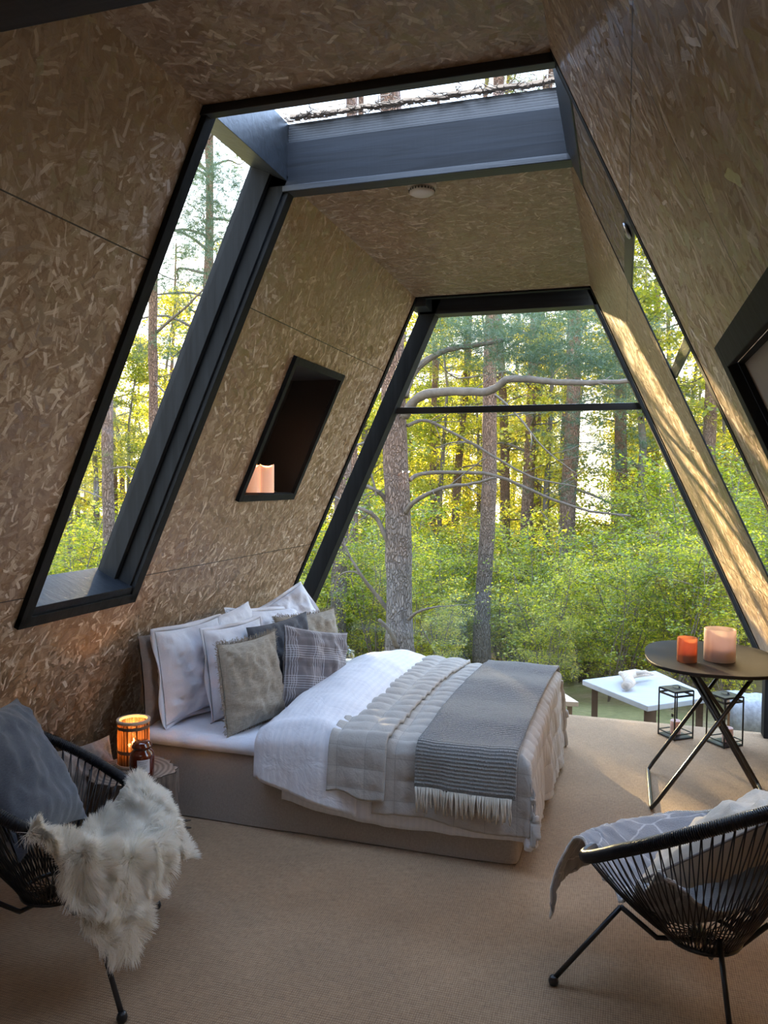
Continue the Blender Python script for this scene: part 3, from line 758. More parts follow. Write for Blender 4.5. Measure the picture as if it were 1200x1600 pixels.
def candle(label, c, r_, h, m, lit=True, grp=None, power=0, wavy=0):
    t = thing('candle', label, 'candle', c, grp); b = MB(); n = 28
    prof = [(r_*.97, 0), (r_, .004), (r_, h-.006), (r_*.93, h), (r_*.8, h-.006), (r_*.3, h-.012), (0.001, h-.012)]
    b.lathe(c, prof, n)
    if wavy: b.v = [(x, y, z+(wavy*math.sin(math.atan2(y-c[1], x-c[0])*2+.6) if z-c[2] > h-.02 else 0)) for x, y, z in b.v]
    b.build('wax', m, t, smooth=True)
    b = MB(); b.tube([(c[0], c[1], c[2]+h-.012), (c[0]+.001, c[1], c[2]+h+.006)], .0012, 6); b.build('wick', BLKP, t)
    if lit:
        b = MB(); z0 = c[2]+h+.002; b.lathe((c[0], c[1], z0), [(.0005, 0), (.004, .006), (.0048, .011), (.003, .020), (.0005, .030)], 12); b.build('flame', FLAME, t, smooth=True)
        if power:
            l = bpy.data.lights.new('flame_light', 'POINT'); l.energy = power; l.color = (1, .5, .18); l.shadow_soft_size = .012
            lo = bpy.data.objects.new('flame_light', l); C.objects.link(lo); lo.parent = t; lo.location = (0, 0, h+.03)
    return t
# bamboo candle holder
def m_slats():
    m, nt, o = mat('bamboo_slats'); g = N(nt); c = g.n('TexCoord').outputs['Object']
    f = g.noise(g.mapping(c, sc=(90, 90, 2)), 1.0, 3, .7)
    col = g.ramp(f, [(.38, (.10, .05, .02)), (.5, (.40, .24, .11)), (.62, (.62, .42, .22))])
    d = g.n('BsdfDiffuse', Color=col); t = g.n('BsdfTranslucent', Color=col); x = g.n('MixShader', Fac=.55)
    nt.links.new(d.outputs[0], x.inputs[1]); nt.links.new(t.outputs[0], x.inputs[2]); nt.links.new(x.outputs[0], o.inputs[0]); return m
SL = m_slats(); RING = m_simple('pale_wood_ring', (.52, .40, .28), .6, 20, .2)
c0 = Vector((-2.105, 2.985, .361)); r = thing('candle_holder', 'bamboo slat candle holder glowing on the log stump', 'candle holder', c0)
b = MB()
for k in range(64):
    a = 2*PI*k/64; w = .0064*random.uniform(.75, 1.12); ca, sa = math.cos(a), math.sin(a); R_ = .069
    p = [(c0.x+R_*ca-w/2*sa, c0.y+R_*sa+w/2*ca), (c0.x+R_*ca+w/2*sa, c0.y+R_*sa-w/2*ca)]
    b.add([(p[0][0], p[0][1], c0.z+.012), (p[1][0], p[1][1], c0.z+.012), (p[1][0], p[1][1], c0.z+.2), (p[0][0], p[0][1], c0.z+.2)], [(0, 1, 2, 3)])
b.build('slats', SL, r, solid=.0012)
for z, h_ in ((.0, .014), (.198, .012)):
    b = MB(); b.lathe((c0.x, c0.y, c0.z+z), [(.062, 0), (.074, 0), (.075, h_/2), (.074, h_), (.062, h_), (.062, 0)], 40); b.build('ring', RING, r, smooth=False)
for z in (.065, .172):
    b = MB(); b.lathe((c0.x, c0.y, c0.z+z), [(.0702, 0), (.0715, 0), (.0715, .014), (.0702, .014), (.0702, 0)], 40); b.build('band', m_simple('woven_band', (.16, .11, .07), .8), r)
b = MB(); ang = math.radians(-62)
b.bar((c0.x+.071*math.cos(ang), c0.y+.071*math.sin(ang), c0.z+.01), (c0.x+.071*math.cos(ang), c0.y+.071*math.sin(ang), c0.z+.2), .005, .003); b.build('upright_stick', m_simple('dark_stick', (.05, .035, .025), .8), r)
b = MB(); b.lathe(c0, [(.0, .004), (.066, .004)][::-1]+[(.0001, .0041)], 30); b.build('base', RING, r)
candle('lit pillar candle inside the bamboo holder', (c0.x, c0.y, c0.z+.006), .03, .085, WAXW, power=1.0)
# amber jar
AMB = m_simple('amber_glass', (.10, .012, .004), .08, Specular_IOR_Level=.8, Coat_Weight=.6)
c0 = Vector((-1.985, 2.875, .361)); r = thing('apothecary_jar', 'dark amber glass jar with white label on the log stump', 'jar', c0)
b = MB(); b.lathe(c0, [(.045, 0), (.051, .006), (.052, .02), (.052, .095), (.047, .110), (.036, .119), (.034, .126), (.036, .128)], 36); b.build('body', AMB, r, smooth=True)
b = MB(); b.lathe(c0, [(.035, .128), (.042, .130), (.043, .136), (.040, .140), (.036, .150), (.030, .156), (.0005, .158)], 36); b.build('stopper', AMB, r, smooth=True)
b = MB(); P = []; UVl = []
for i in range(9):
    a = math.radians(-78+i*7.5); P.append([(c0.x+.0527*math.cos(a), c0.y+.0527*math.sin(a), c0.z+z) for z in (.028, .088)])
b.grid(P); lb = b.build('label', m_simple('paper_label', (.72, .73, .78), .7), r)
b = MB()
for k, (wd, zz) in enumerate(((7, .078), (5, .071), (6, .062), (6, .056), (4, .050), (6, .038))):
    for i in range(wd):
        a = math.radians(-48-wd*3.2+i*6.0); a2 = a+math.radians(4.2)
        b.add([(c0.x+.0531*math.cos(q_), c0.y+.0531*math.sin(q_), c0.z+z_) for q_, z_ in ((a, zz), (a2, zz), (a2, zz+.0022), (a, zz+.0022))], [(0, 1, 2, 3)])
b.build('printed_lines', m_simple('label_ink', (.20, .20, .24), .8), lb)
# clear jar with white candle on the far stump
c0 = Vector((-1.83, 5.08, .341)); r = thing('glass_jar', 'clear lidded glass jar with white candle beyond the pillows', 'jar', c0)
CG = m_glass('clear_glass', (.9, .95, .95), 1.6)
b = MB(); b.lathe(c0, [(.05, 0), (.055, .01), (.055, .105), (.046, .118), (.046, .124)], 32); b.build('body', CG, r, smooth=True)
b = MB(); b.lathe(c0, [(.05, .124), (.05, .132), (.02, .142), (.012, .148), (.016, .158), (.001, .164)], 32); b.build('lid', CG, r, smooth=True)
b = MB(); b.lathe(c0, [(.048, .004), (.051, .012), (.051, .062), (.001, .063)], 32); b.build('wax', WAXW, r, smooth=True)
# niche candles
WXG = m_wax('glowing_wax', (.92, .76, .66)); _b = [n for n in WXG.node_tree.nodes if n.type == 'BSDF_PRINCIPLED'][0]; _b.inputs['Emission Color'].default_value = (1, .42, .22, 1); _b.inputs['Emission Strength'].default_value = .16
for px, lab in ((399, 'white pillar candle in the wall niche, the left one of the pair'), (420, 'white pillar candle in the wall niche, the right one of the pair')):
    p = at(px, 771, 4.03 if px < 410 else 4.06)
    t = candle(lab, (p.x-.012, p.y, 1.588), .041, .155, WXG, False, None, 0, .010)
    l = bpy.data.lights.new('inner_led', 'POINT'); l.energy = .22; l.color = (1, .5, .25); l.shadow_soft_size = .01
    lo = bpy.data.objects.new('inner_led', l); C.objects.link(lo); lo.parent = t; lo.location = (0, 0, .17)
p = at(404, 760, 4.14); r = thing('brass_figurine', 'thin brass stem standing behind the niche candles', 'ornament', (p.x-.02, p.y, 1.588))
b = MB(); q_ = ORG[r.name]; b.tube([q_, q_+Vector((0, 0, .1)), q_+Vector((.006, 0, .17)), q_+Vector((.003, 0, .215))], [.004, .003, .005, .004], 8); b.lathe(q_+Vector((.003, 0, .21)), [(.001, 0), (.008, .008), (.001, .018)], 10)
b.build('stem', m_simple('brass', (.75, .55, .22), .3, Metallic=1.0), r, smooth=True)
# bark scrap on the floor
b = MB(); q_ = Vector((-1.955, 3.11, 0))
for k in range(7):
    a = random.uniform(-.6, .8); l = random.uniform(.03, .07); z = .012+.008*k
    b.tube([q_+Vector((-l*math.cos(a)*.5, -l*math.sin(a)*.5, z)), q_+Vector((0, 0, z+.008)), q_+Vector((l*math.cos(a), l*math.sin(a), z+random.uniform(-.005, .01)))], [.006, .012, .003], 7)
o = b.build('bark_scrap', STB, None, q_, smooth=True); tag(o, 'dark twisted piece of bark on the carpet by the stump', 'bark')

# ------------------------------------------------------------------ wire lounge chairs
def wire_chair(label, c, ang, zf, zb, feet, ring_z=.20, a_=.37, b_=.37):
    t = thing('lounge_chair', label, 'chair', (c[0], c[1], 0), 'woven cord lounge chairs')
    ca, sa = math.cos(ang), math.sin(ang)
    def loc(x, y, z): return Vector((c[0]+x*ca-y*sa, c[1]+x*sa+y*ca, z))
    def rimp(th_):
        x = a_*math.cos(th_); y = b_*math.sin(th_)
        if x < 0: x *= 1.1
        return loc(x, y, zf+(zb-zf)*((1-math.cos(th_))/2)**1.2)
    pts = [rimp(2*PI*k/72) for k in range(72)]
    b = MB(); b.tube(pts, .0165, 12, closed=True); b.build('rim', METAL, t, smooth=True)
    b = MB(); n = 1300; rows = []                          # cord wound around the rim
    m = 430
    for k in range(m):
        th_ = 2*PI*(k+.5)/m
        if random.random() < .0: continue
        p = rimp(th_); d = (rimp(th_+.01)-rimp(th_-.01)).normalized(); u = d.cross(Vector((0, 0, 1))).normalized(); w = d.cross(u)
        b.tube([p+u*(.019*math.cos(s))+w*(.019*math.sin(s)) for s in [2*PI*i/10 for i in range(10)]], .0024, 4, closed=True)
    b.build('wound_cord', CORD, t, smooth=True)
    def hub(th_): return loc(.115*math.cos(th_)-.0, .115*math.sin(th_), ring_z)
    b = MB(); b.tube([hub(2*PI*k/32) for k in range(32)], .008, 8, closed=True); b.build('seat_ring', METAL, t, smooth=True)
    b = MB(); m = 84
    for k in range(m):
        th_ = 2*PI*(k+.5)/m; A = rimp(th_)
        for tw in (-.20, .20):
            B = hub(th_+tw); M_ = A*.5+B*.5-Vector((0, 0, .035+.02*(1-math.cos(th_))))
            pp = [A*(1-s)**2+M_*2*s*(1-s)+B*s*s for s in (0, .2, .4, .6, .8, 1)]
            pp = [A*(1-s)*(1-s)+M_*(2*s*(1-s))+B*(s*s) for s in (0, .2, .4, .6, .8, 1)]
            b.tube(pp, .0022, 5)
    for k in range(12):
        th_ = PI*k/12; b.tube([hub(th_), hub(th_+PI)], .0022, 5)
    b.build('cord_webbing', CORD, t, smooth=True)
    # base: bent rod frame with separate legs
    knee = []
    for i, (x, y) in enumerate(feet):
        F = Vector((x, y, 0)); s = F-Vector((c[0], c[1], 0)); K = Vector((c[0]+s.x*.55, c[1]+s.y*.55, .275)); knee.append(K)
        b = MB(); b.tube([K, F+Vector((0, 0, .02))], .0085, 10); lg = b.build('leg', METAL, t, smooth=True)
        b = MB(); b.lathe(F, [(.008, 0), (.015, .005), (.017, .016), (.013, .028), (.009, .032)], 16); b.build('foot_cap', METAL, lg, smooth=True)
    b = MB()
    for K in knee:
        s = K-Vector((c[0], c[1], K.z)); b.tube([K, Vector((c[0], c[1], 0))+s*.55+Vector((0, 0, ring_z-.022)), Vector((c[0], c[1], ring_z-.022))], .0085, 10)
    b.build('base_frame', METAL, t, smooth=True)
    return loc
CLc, CLa = (-1.90, 2.24), math.radians(29)
CRc, CRa = (.27, 2.655), math.radians(134)
locL = wire_chair('black cord lounge chair at the left with the sheepskin', CLc, CLa, .375, .82, [(-1.69, 2.54), (-1.43, 1.965), (-2.26, 2.10), (-2.03, 1.80)])
locR = wire_chair('black cord lounge chair at the right with the blanket', CRc, CRa, .355, .80, [(-.19, 2.55), (.275, 2.994), (.33, 2.36), (.62, 2.62)])

def catmull(P, n):
    out = []; m = len(P)
    for i in range(m-1):
        p0, p1, p2, p3 = P[max(i-1, 0)], P[i], P[i+1], P[min(i+2, m-1)]
        for k in range(n):
            t = k/n; out.append(.5*((2*p1)+(p2-p0)*t+(2*p0-5*p1+4*p2-p3)*t*t+(-p0+3*p1-3*p2+p3)*t**3))
    out.append(P[-1].copy()); return out
def loft(rows, n1, n2):
    R1 = [catmull([Vector(p) for p in r_], n2) for r_ in rows]
    cols = [catmull([R1[i][j] for i in range(len(R1))], n1) for j in range(len(R1[0]))]
    return [[cols[j][i] for j in range(len(cols))] for i in range(len(cols[0]))]

# grey cushion on the left chair
p = locL(-.12, -.02, .635)
pillow('cushion', 'blue grey wool cushion propped in the left chair', p, .52, .52, .17, math.degrees(CLa)-6, 34, DGREY, roll=-12, seed=21, cat='cushion', ears=.09, wr=.7)
# sheepskin: hide surface + wool strands
def rimL(th_, up_=0, out=0):
    x = (.37+out)*math.cos(th_); y = (.37+out)*math.sin(th_)
    if x < 0: x *= 1.1
    return locL(x, y, .375+.445*((1-math.cos(th_))/2)**1.2+up_)
def hangL(d):      # how far the hide hangs below the rim, by angle in degrees
    return .04+.30*math.exp(-((d+56)/20)**2)+.09*math.exp(-((d-8)/22)**2)+.03*math.sin(d*.13)
rows = []
c_in = locL(.02, .0, .345)
for s_ in (0, .2, .45, .7, .92, 1.04, 1.25, 1.6, 2.0):
    r_ = []
    for d in range(-90, 57, 6):
        R_ = rimL(math.radians(d), .022 if d > -74 else -.03, -.01 if d > -74 else -.07)
        if s_ <= 1.04:
            f = min(1, s_); p_ = c_in*(1-f)+R_*f; p_.z -= .05*math.sin(PI*min(1, f))*(1-f*.3); 
            if s_ > 1: p_ = rimL(math.radians(d), .012, .022)
        else:
            h_ = hangL(d)*(s_-1.04)/.96; h_ *= min(1, max(0, (d+84)/14)); p_ = rimL(math.radians(d), .012, .022+.04*min(1, h_*6)+.02*math.sin(d*.2)*(s_-1)); p_.z -= h_
        r_.append(p_)
    rows.append(r_)
Ps = loft(rows, 6, 4)
nI, nJ = len(Ps), len(Ps[0])
def keep(i, j):
    a = i/(nI-1); c = j/(nJ-1)
    lim = 1.0-.07*math.sin(c*9)-.05*math.sin(c*23+1)
    return a < lim
b = MB(); Pn = [[Ps[i][j] for j in range(nJ)] for i in range(nI)]; b.grid(Pn); skin = b.build('sheepskin', m_simple('hide', (.86, .80, .70), .9), None, locL(.2, 0, .38), smooth=True, solid=.006)
tag(skin, 'fluffy cream sheepskin draped over the front of the left chair', 'sheepskin')
NS = 90000; V = np.zeros((NS*8, 3), dtype=np.float32)
Pa = np.array([[tuple(p_) for p_ in r_] for r_ in Pn]); nrmA = np.zeros_like(Pa)
du = np.gradient(Pa, axis=0); dv = np.gradient(Pa, axis=1); nrmA = np.cross(dv, du); nrmA /= np.linalg.norm(nrmA, axis=2)[..., None]
if nrmA[nI//3, nJ//2, 2] < 0: nrmA = -nrmA
for q_ in range(1): pass
dua = du/np.linalg.norm(du, axis=2)[..., None]
ai = rng.random(NS)*(nI-1.001); aj = rng.random(NS)*(nJ-1.001); i0 = ai.astype(int); j0 = aj.astype(int); fi = (ai-i0)[:, None]; fj = (aj-j0)[:, None]
def bil(A): return (A[i0, j0]*(1-fi)*(1-fj)+A[i0+1, j0]*fi*(1-fj)+A[i0, j0+1]*(1-fi)*fj+A[i0+1, j0+1]*fi*fj)
P0 = bil(Pa); Nn = bil(nrmA); Du = bil(dua)
ph = np.stack([np.sin(P0[:, 0]*38+P0[:, 1]*21), np.sin(P0[:, 1]*41-P0[:, 2]*33+1), np.sin(P0[:, 2]*36+P0[:, 0]*27+2)], 1)
ph2 = np.stack([np.sin(P0[:, 1]*95+P0[:, 0]*60), np.sin(P0[:, 2]*110+P0[:, 0]*85+1), np.sin(P0[:, 0]*100-P0[:, 1]*90+2)], 1)
T1 = Nn*1.0+ph*.55+ph2*.35+rng.normal(0, .16, (NS, 3)); T1[:, 2] -= .0
T1 /= np.linalg.norm(T1, axis=1)[:, None]
L_ = (.036+.016*ph2[:, :1]*.5+rng.random((NS, 1))*.014)
T2 = T1+Du*.45+ph*.5; T2[:, 2] -= .30; T2 /= np.linalg.norm(T2, axis=1)[:, None]
A = P0; B_ = P0+T1*L_*.55; D_ = B_+T2*L_*.6
sd = np.cross(T1, rng.normal(0, 1, (NS, 3))); sd /= np.linalg.norm(sd, axis=1)[:, None]; wd_ = .0011
V = np.stack([A-sd*wd_, A+sd*wd_, B_+sd*wd_, B_-sd*wd_, B_-sd*wd_, B_+sd*wd_, D_+sd*wd_*.3, D_-sd*wd_*.3], 1).reshape(-1, 3)
mw, nt, o_ = mat('sheep_wool'); g = N(nt)
wc = g.mix(g.n('NewGeometry').outputs['Random Per Island'], (.95, .90, .80, 1), (.99, .97, .93, 1)); d = g.n('BsdfDiffuse', Color=wc); t = g.n('BsdfTranslucent', Color=wc); x = g.n('MixShader', Fac=.6)
nt.links.new(d.outputs[0], x.inputs[1]); nt.links.new(t.outputs[0], x.inputs[2]); nt.links.new(x.outputs[0], o_.inputs[0])
o = link('wool', npmesh('wool', V, 4), mw, skin); o['kind'] = 'stuff'

# right chair: blanket, pillow
def m_blanket():
    m, nt, o = mat('leaf_pattern_blanket'); g = N(nt); uv = g.n('TexCoord').outputs['UV']
    v = g.n('TexVoronoi', _feature='DISTANCE_TO_EDGE', _voronoi_dimensions='2D', Scale=6.5, Vector=g.vm('ADD', uv, g.vm('MULTIPLY', g.n('TexNoise', Scale=4.0, Vector=uv).outputs['Color'], (.12, .12, 0))))
    ln = g.ramp(v.outputs['Distance'], [(.012, 1.0), (.035, 0.0)])
    fz = g.noise(uv, 220, 2)
    col = g.mix(g.math('MULTIPLY', ln, .65), g.mix(fz, (.24, .245, .26, 1), (.42, .42, .43, 1)), (.70, .70, .70, 1))
    bsdf(g, o, col, .95, g.bump(fz, .4, .004), Sheen_Weight=.4); return m
BLANK = m_blanket()
BK = [  # local coords of right chair; rows from hanging tip to back; columns near (+y) -> far (-y)
    [(.43, .27, .10), (.45, .22, .20), (.46, .12, .235), (.46, .0, .24), (.45, -.12, .25)],
    [(.42, .255, .27), (.44, .19, .31), (.445, .1, .325), (.445, .0, .33), (.43, -.12, .33)],
    [(.375, .20, .40), (.39, .14, .405), (.395, .06, .405), (.395, -.05, .405), (.37, -.19, .41)],
    [(.27, .20, .345), (.29, .12, .36), (.28, .03, .345), (.27, -.1, .36), (.23, -.28, .46)],
    [(.15, .20, .30), (.15, .1, .27), (.13, .0, .255), (.12, -.14, .32), (.1, -.33, .52)],
    [(.02, .26, .40), (.02, .12, .27), (.0, .0, .25), (.0, -.15, .32), (-.02, -.33, .58)],
    [(-.12, .29, .52), (-.12, .14, .38), (-.13, .0, .34), (-.14, -.15, .42), (-.14, -.32, .64)],
]
rows = [[locR(*p_) for p_ in r_] for r_ in BK]; Pb = loft(rows, 8, 10)
nI, nJ = len(Pb), len(Pb[0])
for i in range(nI):
    for j in range(nJ):
        a = i/(nI-1); ed = max(0, 1-j/6)*(1 if a > .45 else 0)
        Pb[i][j] = Pb[i][j]+Vector((.008*fbm(i*.3, j*.3), .008*fbm(i*.3+9, j*.3), .010*fbm(i*.25, j*.35, 4)+ed*.022*math.sin(i*1.15)))
b = MB(); UV = [[(i*.02, j*.017) for j in range(nJ)] for i in range(nI)]; b.grid(Pb, UV)
bl = b.build('blanket', BLANK, None, locR(.1, 0, .3), smooth=True, solid=.007); tag(bl, 'grey blanket with pale leaf lines hanging over the right chair front', 'blanket')
b = MB(); edge_pts = [Pb[i][0] for i in range(nI)]+[Pb[-1][j] for j in range(nJ)]+[Pb[i][-1] for i in range(nI-1, -1, -1)]+[Pb[0][j] for j in range(nJ-1, 0, -1)]
b.tube(edge_pts, .0042, 6, closed=True)
for k in range(0, len(edge_pts)-1):
    A = edge_pts[k]; B_ = edge_pts[k+1]
    for s in (.0, .33, .66):
        p_ = A*(1-s)+B_*s; b.tube([p_+Vector((0, 0, .006)), p_+Vector((0, 0, -.006))], .003, 4)
b.build('stitched_edge', m_simple('pale_stitching', (.66, .65, .62), .9), bl)
p = locR(-.07, -.07, .535)
pillow('cushion', 'large cream cushion with piping lying in the right chair', p, .50, .50, .18, math.degrees(CRa)+8, 50, CREAM, roll=14, seed=31, cat='cushion', ears=.07, piping=m_simple('grey_piping', (.22, .19, .18), .8))

# ------------------------------------------------------------------ folding table with glass candle holders
tb = thing('folding_table', 'black folding side table with rounded top beside the window', 'table', (.46, 4.38, 0))
b = MB(); cx, cy, ax, ay = .455, 4.38, .33, .42; ring = []
for k in range(96):
    a = 2*PI*k/96; ca, sa = math.cos(a), math.sin(a); e_ = 2/2.7
    ring.append((cx+ax*math.copysign(abs(ca)**e_, ca), cy+ay*math.copysign(abs(sa)**e_, sa)))
TZ = .75
prof = [(.985, TZ-.018), (1.0, TZ-.014), (1.0, TZ-.003), (.994, TZ)]
rows = [[(cx+(x-cx)*s, cy+(y-cy)*s, z) for x, y in ring] for s, z in prof]; rows = [r_+[r_[0]] for r_ in rows]
b.grid(rows, flip=True); b.add(rows[-1][:-1], [tuple(range(96))]); b.add(rows[0][:-1], [tuple(range(95, -1, -1))])
b.build('table_top', m_simple('dark_brown_top', (.014, .012, .011), .6, 60, .1, Specular_IOR_Level=.2), tb)
def legframe(xf, xt, yn, yf, nm):
    b = MB(); r1 = .0105
    pts = [(xt, yn, TZ-.03), (xf+(xt-xf)*.06, yn, .055), (xf, yn+.012, .014), (xf, yn+.05, .0105), (xf, yf-.05, .0105), (xf, yf-.012, .014), (xf+(xt-xf)*.06, yf, .055), (xt, yf, TZ-.03)]
    b.tube(pts, r1, 12); return b.build(nm, METAL, tb, smooth=True)
legframe(.165, .615, 4.09, 4.67, 'leg_frame'); legframe(.735, .33, 4.125, 4.635, 'leg_frame')
b = MB(); b.bar((.60, 4.05, TZ-.03), (.60, 4.71, TZ-.03), .022, .022); b.bar((.35, 4.05, TZ-.03), (.35, 4.71, TZ-.03), .022, .022); b.build('top_rail', METAL, tb)
b = MB(); b.bar((.36, 4.30, TZ-.05), (.52, 4.30, .47), .028, .018, (1, 0, 0)); b.build('locking_bar', METAL, tb)
for y in (4.108, 4.652):
    b = MB(); b.lathe((.466, y, .475), [(.001, -.018), (.011, -.016), (.011, .016), (.001, .018)], 14, 0, Matrix.Rotation(PI/2, 3, 'X')); b.build('pivot', STEEL, tb, smooth=True)
def holder(label, c, r_, h, colt, fill, wall_):
    t = thing('glass_candle_holder', label, 'candle holder', c)
    b = MB(); b.lathe(c, [(r_*.96, 0), (r_, .004), (r_, h-.003), (r_-.003, h), (r_-.006, h-.003), (r_-.006, .016), (.001, .014)], 36)
    b.build('glass', colt, t, smooth=True)
    b = MB(); b.lathe((c[0], c[1], c[2]+.0165), [(r_-.0075, 0), (r_-.0075, h*wall_), (.001, h*wall_-.001)], 32); b.build('wax', fill, t, smooth=True)
def m_tint(name, col, tr, rough=.15):
    m, nt, o = mat(name); g = N(nt); a = g.n('BsdfTransparent', Color=col+(1,)); d = g.n('BsdfPrincipled', Base_Color=col+(1,), Roughness=rough); tl = g.n('BsdfTranslucent', Color=col+(1,))
    x = g.n('MixShader', Fac=.5); nt.links.new(d.outputs[0], x.inputs[1]); nt.links.new(tl.outputs[0], x.inputs[2])
    y = g.n('MixShader', Fac=tr); nt.links.new(x.outputs[0], y.inputs[1]); nt.links.new(a.outputs[0], y.inputs[2]); nt.links.new(y.outputs[0], o.inputs[0]); return m
holder('small orange glass candle holder on the folding table', (.325, 4.215, TZ), .049, .125, m_tint('orange_glass', (.80, .46, .32), .66), m_simple('dark_orange_wax', (.12, .03, .015), .4), .2)
holder('large frosted pink glass candle holder on the folding table', (.488, 4.30, TZ), .077, .165, m_tint('pink_frosted_glass', (.97, .84, .80), .4, .4), m_simple('greyish_wax', (.42, .34, .34), .5), .28)

# ------------------------------------------------------------------ lanterns
PG = m_glass('lantern_glass', (.96, .98, .98), .35)
def lantern(label, cx, cy, rot, s=.15, h=.315):
    t = thing('lantern', label, 'lantern', (cx, cy, 0), 'black frame lanterns'); ca, sa = math.cos(rot), math.sin(rot)
    def q_(x, y, z): return (cx+x*ca-y*sa, cy+x*sa+y*ca, z)
    hs = s/2; b = MB()
    for sx, sy in ((-1, -1), (1, -1), (1, 1), (-1, 1)): b.bar(q_(sx*hs, sy*hs, .0), q_(sx*hs, sy*hs, h), .008, .008, (1, .2, 0))
    for z in (.006, .035, h-.03, h-.004):
        for a_, c_ in (((-1, -1), (1, -1)), ((1, -1), (1, 1)), ((1, 1), (-1, 1)), ((-1, 1), (-1, -1))): b.bar(q_(a_[0]*hs, a_[1]*hs, z), q_(c_[0]*hs, c_[1]*hs, z), .006, .006 if z != h-.03 else .012)
    b.build('frame', METAL, t)
    b = MB(); p_ = [q_(x, y, h) for x, y in ((-hs, -hs), (hs, -hs), (hs, hs), (-hs, hs))]; b.hexa(p_+[(a_, c_, z+.004) for a_, c_, z in p_]); b.build('top_plate', METAL, t)
    b = MB(); p_ = [q_(x*.97, y*.97, .008) for x, y in ((-hs, -hs), (hs, -hs), (hs, hs), (-hs, hs))]; b.hexa(p_+[(a_, c_, z+.003) for a_, c_, z in p_]); b.build('base_plate', METAL, t)
    b = MB(); b.tube([q_(.028*math.cos(k), .028*math.sin(k)*.9, h+.012+.006*math.sin(k)) for k in [2*PI*i/20 for i in range(20)]], .002, 6, closed=True); b.lathe(q_(.024, 0, h+.003), [(.006, 0), (.006, .008), (.001, .012)], 10); b.build('handle', METAL, t, smooth=True)
    for a_, c_ in (((-1, -1), (1, -1)), ((1, -1), (1, 1)), ((1, 1), (-1, 1)), ((-1, 1), (-1, -1))):
        k = hs-.004; b = MB(); b.add([q_(a_[0]*k, a_[1]*k, .036), q_(c_[0]*k, c_[1]*k, .036), q_(c_[0]*k, c_[1]*k, h-.034), q_(a_[0]*k, a_[1]*k, h-.034)], [(0, 1, 2, 3)]); b.build('glass_pane', PG, t)
    b = MB(); b.bar(q_(-hs-.006, -hs*.9, h*.52), q_(-hs-.006, -hs*.7, h*.52), .006, .02); b.build('latch', METAL, t)
    return t
lantern('black metal glass lantern on the carpet, left of the folding table legs', .355, 5.385, math.radians(38))
lantern('black metal glass lantern on the carpet, behind the table leg crossing', .645, 5.33, math.radians(38))
candle('pink pillar candle in the lantern nearer the bed', (.355, 5.385, .0115), .033, .095, WAXP, False)
candle('pink pillar candle in the lantern behind the table legs', (.665, 5.33, .0115), .033, .095, WAXP, False)

# ------------------------------------------------------------------ outside: ground, terrace table, seat
GZ = -.55
def ground_z(x, y):
    d = math.hypot(x+.8, y-3); side = min(1, max(.25, 1-(x+.6)/2.2))
    return GZ+.10*fbm(x*.25, y*.25)*min(1, max(0, (d-5)/5))-side*min(1.1, .20*max(0, d-4.6))-.012*max(0, d-12)
b = MB(); P = []
for i in range(161):
    row = []
    for j in range(161):
        x = -60+120*i/160; y = -30+110*j/160
        row.append((x, y, ground_z(x, y)))
    P.append(row)
b.grid(P, flip=False); tag(b.build('ground', GROUND, smooth=True), kind='structure')
TT = m_simple('weathered_white_wood', (.40, .42, .46), .6, 3, .2, .12, (1, 8, 1))
ot = thing('garden_table', 'low pale wooden table outside the glass behind the lanterns', 'table', (.13, 6.65, GZ))
A = [Vector((-.305, 6.70, 0)), Vector((.20, 6.06, 0)), Vector((.70, 6.50, 0)), Vector((.30, 7.25, 0))]
b = MB(); b.hexa([tuple(v-Vector((0, 0, .045))) for v in A]+[tuple(v) for v in A]); b.build('table_top', TT, ot, bevel=.006)
cm = sum(A, Vector())/4
for v in A:
    f = v*.8+cm*.2; b = MB(); b.bar((f.x, f.y, GZ), (f.x, f.y, -.045), .05, .05, (1, 0, 0)); b.build('leg', m_simple('brown_wood', (.10, .06, .04), .8), ot)
# driftwood on it
DW = m_simple('driftwood', (.50, .44, .38), .7, 14, .8, .5, (1, 6, 1))
b = MB(); b.tube([(.04, 6.42, .035), (.08, 6.50, .06), (.05, 6.62, .085), (.13, 6.78, .07), (.26, 6.90, .05)], [.028, .045, .042, .034, .018], 14)
b.tube([(.05, 6.60, .08), (.01, 6.70, .075), (.05, 6.86, .05)], [.03, .026, .012], 10); b.tube([(.10, 6.72, .08), (.20, 6.74, .10), (.27, 6.80, .07)], [.022, .018, .008], 8)
b.v = [(x+.008*fbm(x*30, y*30, z*30), y, z+.01*fbm(x*25, y*25+4, z*25)) for x, y, z in b.v]
tag(b.build('driftwood', DW, None, (.1, 6.6, 0), smooth=True), 'twisted pale driftwood lying on the outdoor table', 'driftwood')
bn = thing('garden_bench', 'narrow pale wooden bench outside behind the foot of the bed', 'bench', (-.72, 7.05, GZ))
pA = at(833, 1052, 7.3); pB = at(905, 1068, 6.45)
b = MB(); d_ = Vector((pB.x-pA.x, pB.y-pA.y, 0)); sdv = Vector((-.30, -.05, 0)); zt = pA.z
qq = [Vector((pA.x, pA.y, zt)), Vector((pB.x, pB.y, zt)), Vector((pB.x, pB.y, zt))+sdv, Vector((pA.x, pA.y, zt))+sdv]
b.hexa([tuple(v-Vector((0, 0, .04))) for v in qq]+[tuple(v) for v in qq]); b.build('seat', m_simple('pale_board', (.62, .47, .34), .7, 6, .2), bn, bevel=.004)
for v in qq:
    f = v*.8+(sum(qq, Vector())/4)*.2; b = MB(); b.bar((f.x, f.y, GZ-.05), (f.x, f.y, zt-.04), .04, .04, (1, 0, 0)); b.build('leg', m_simple('board_leg', (.2, .13, .08), .8), bn)
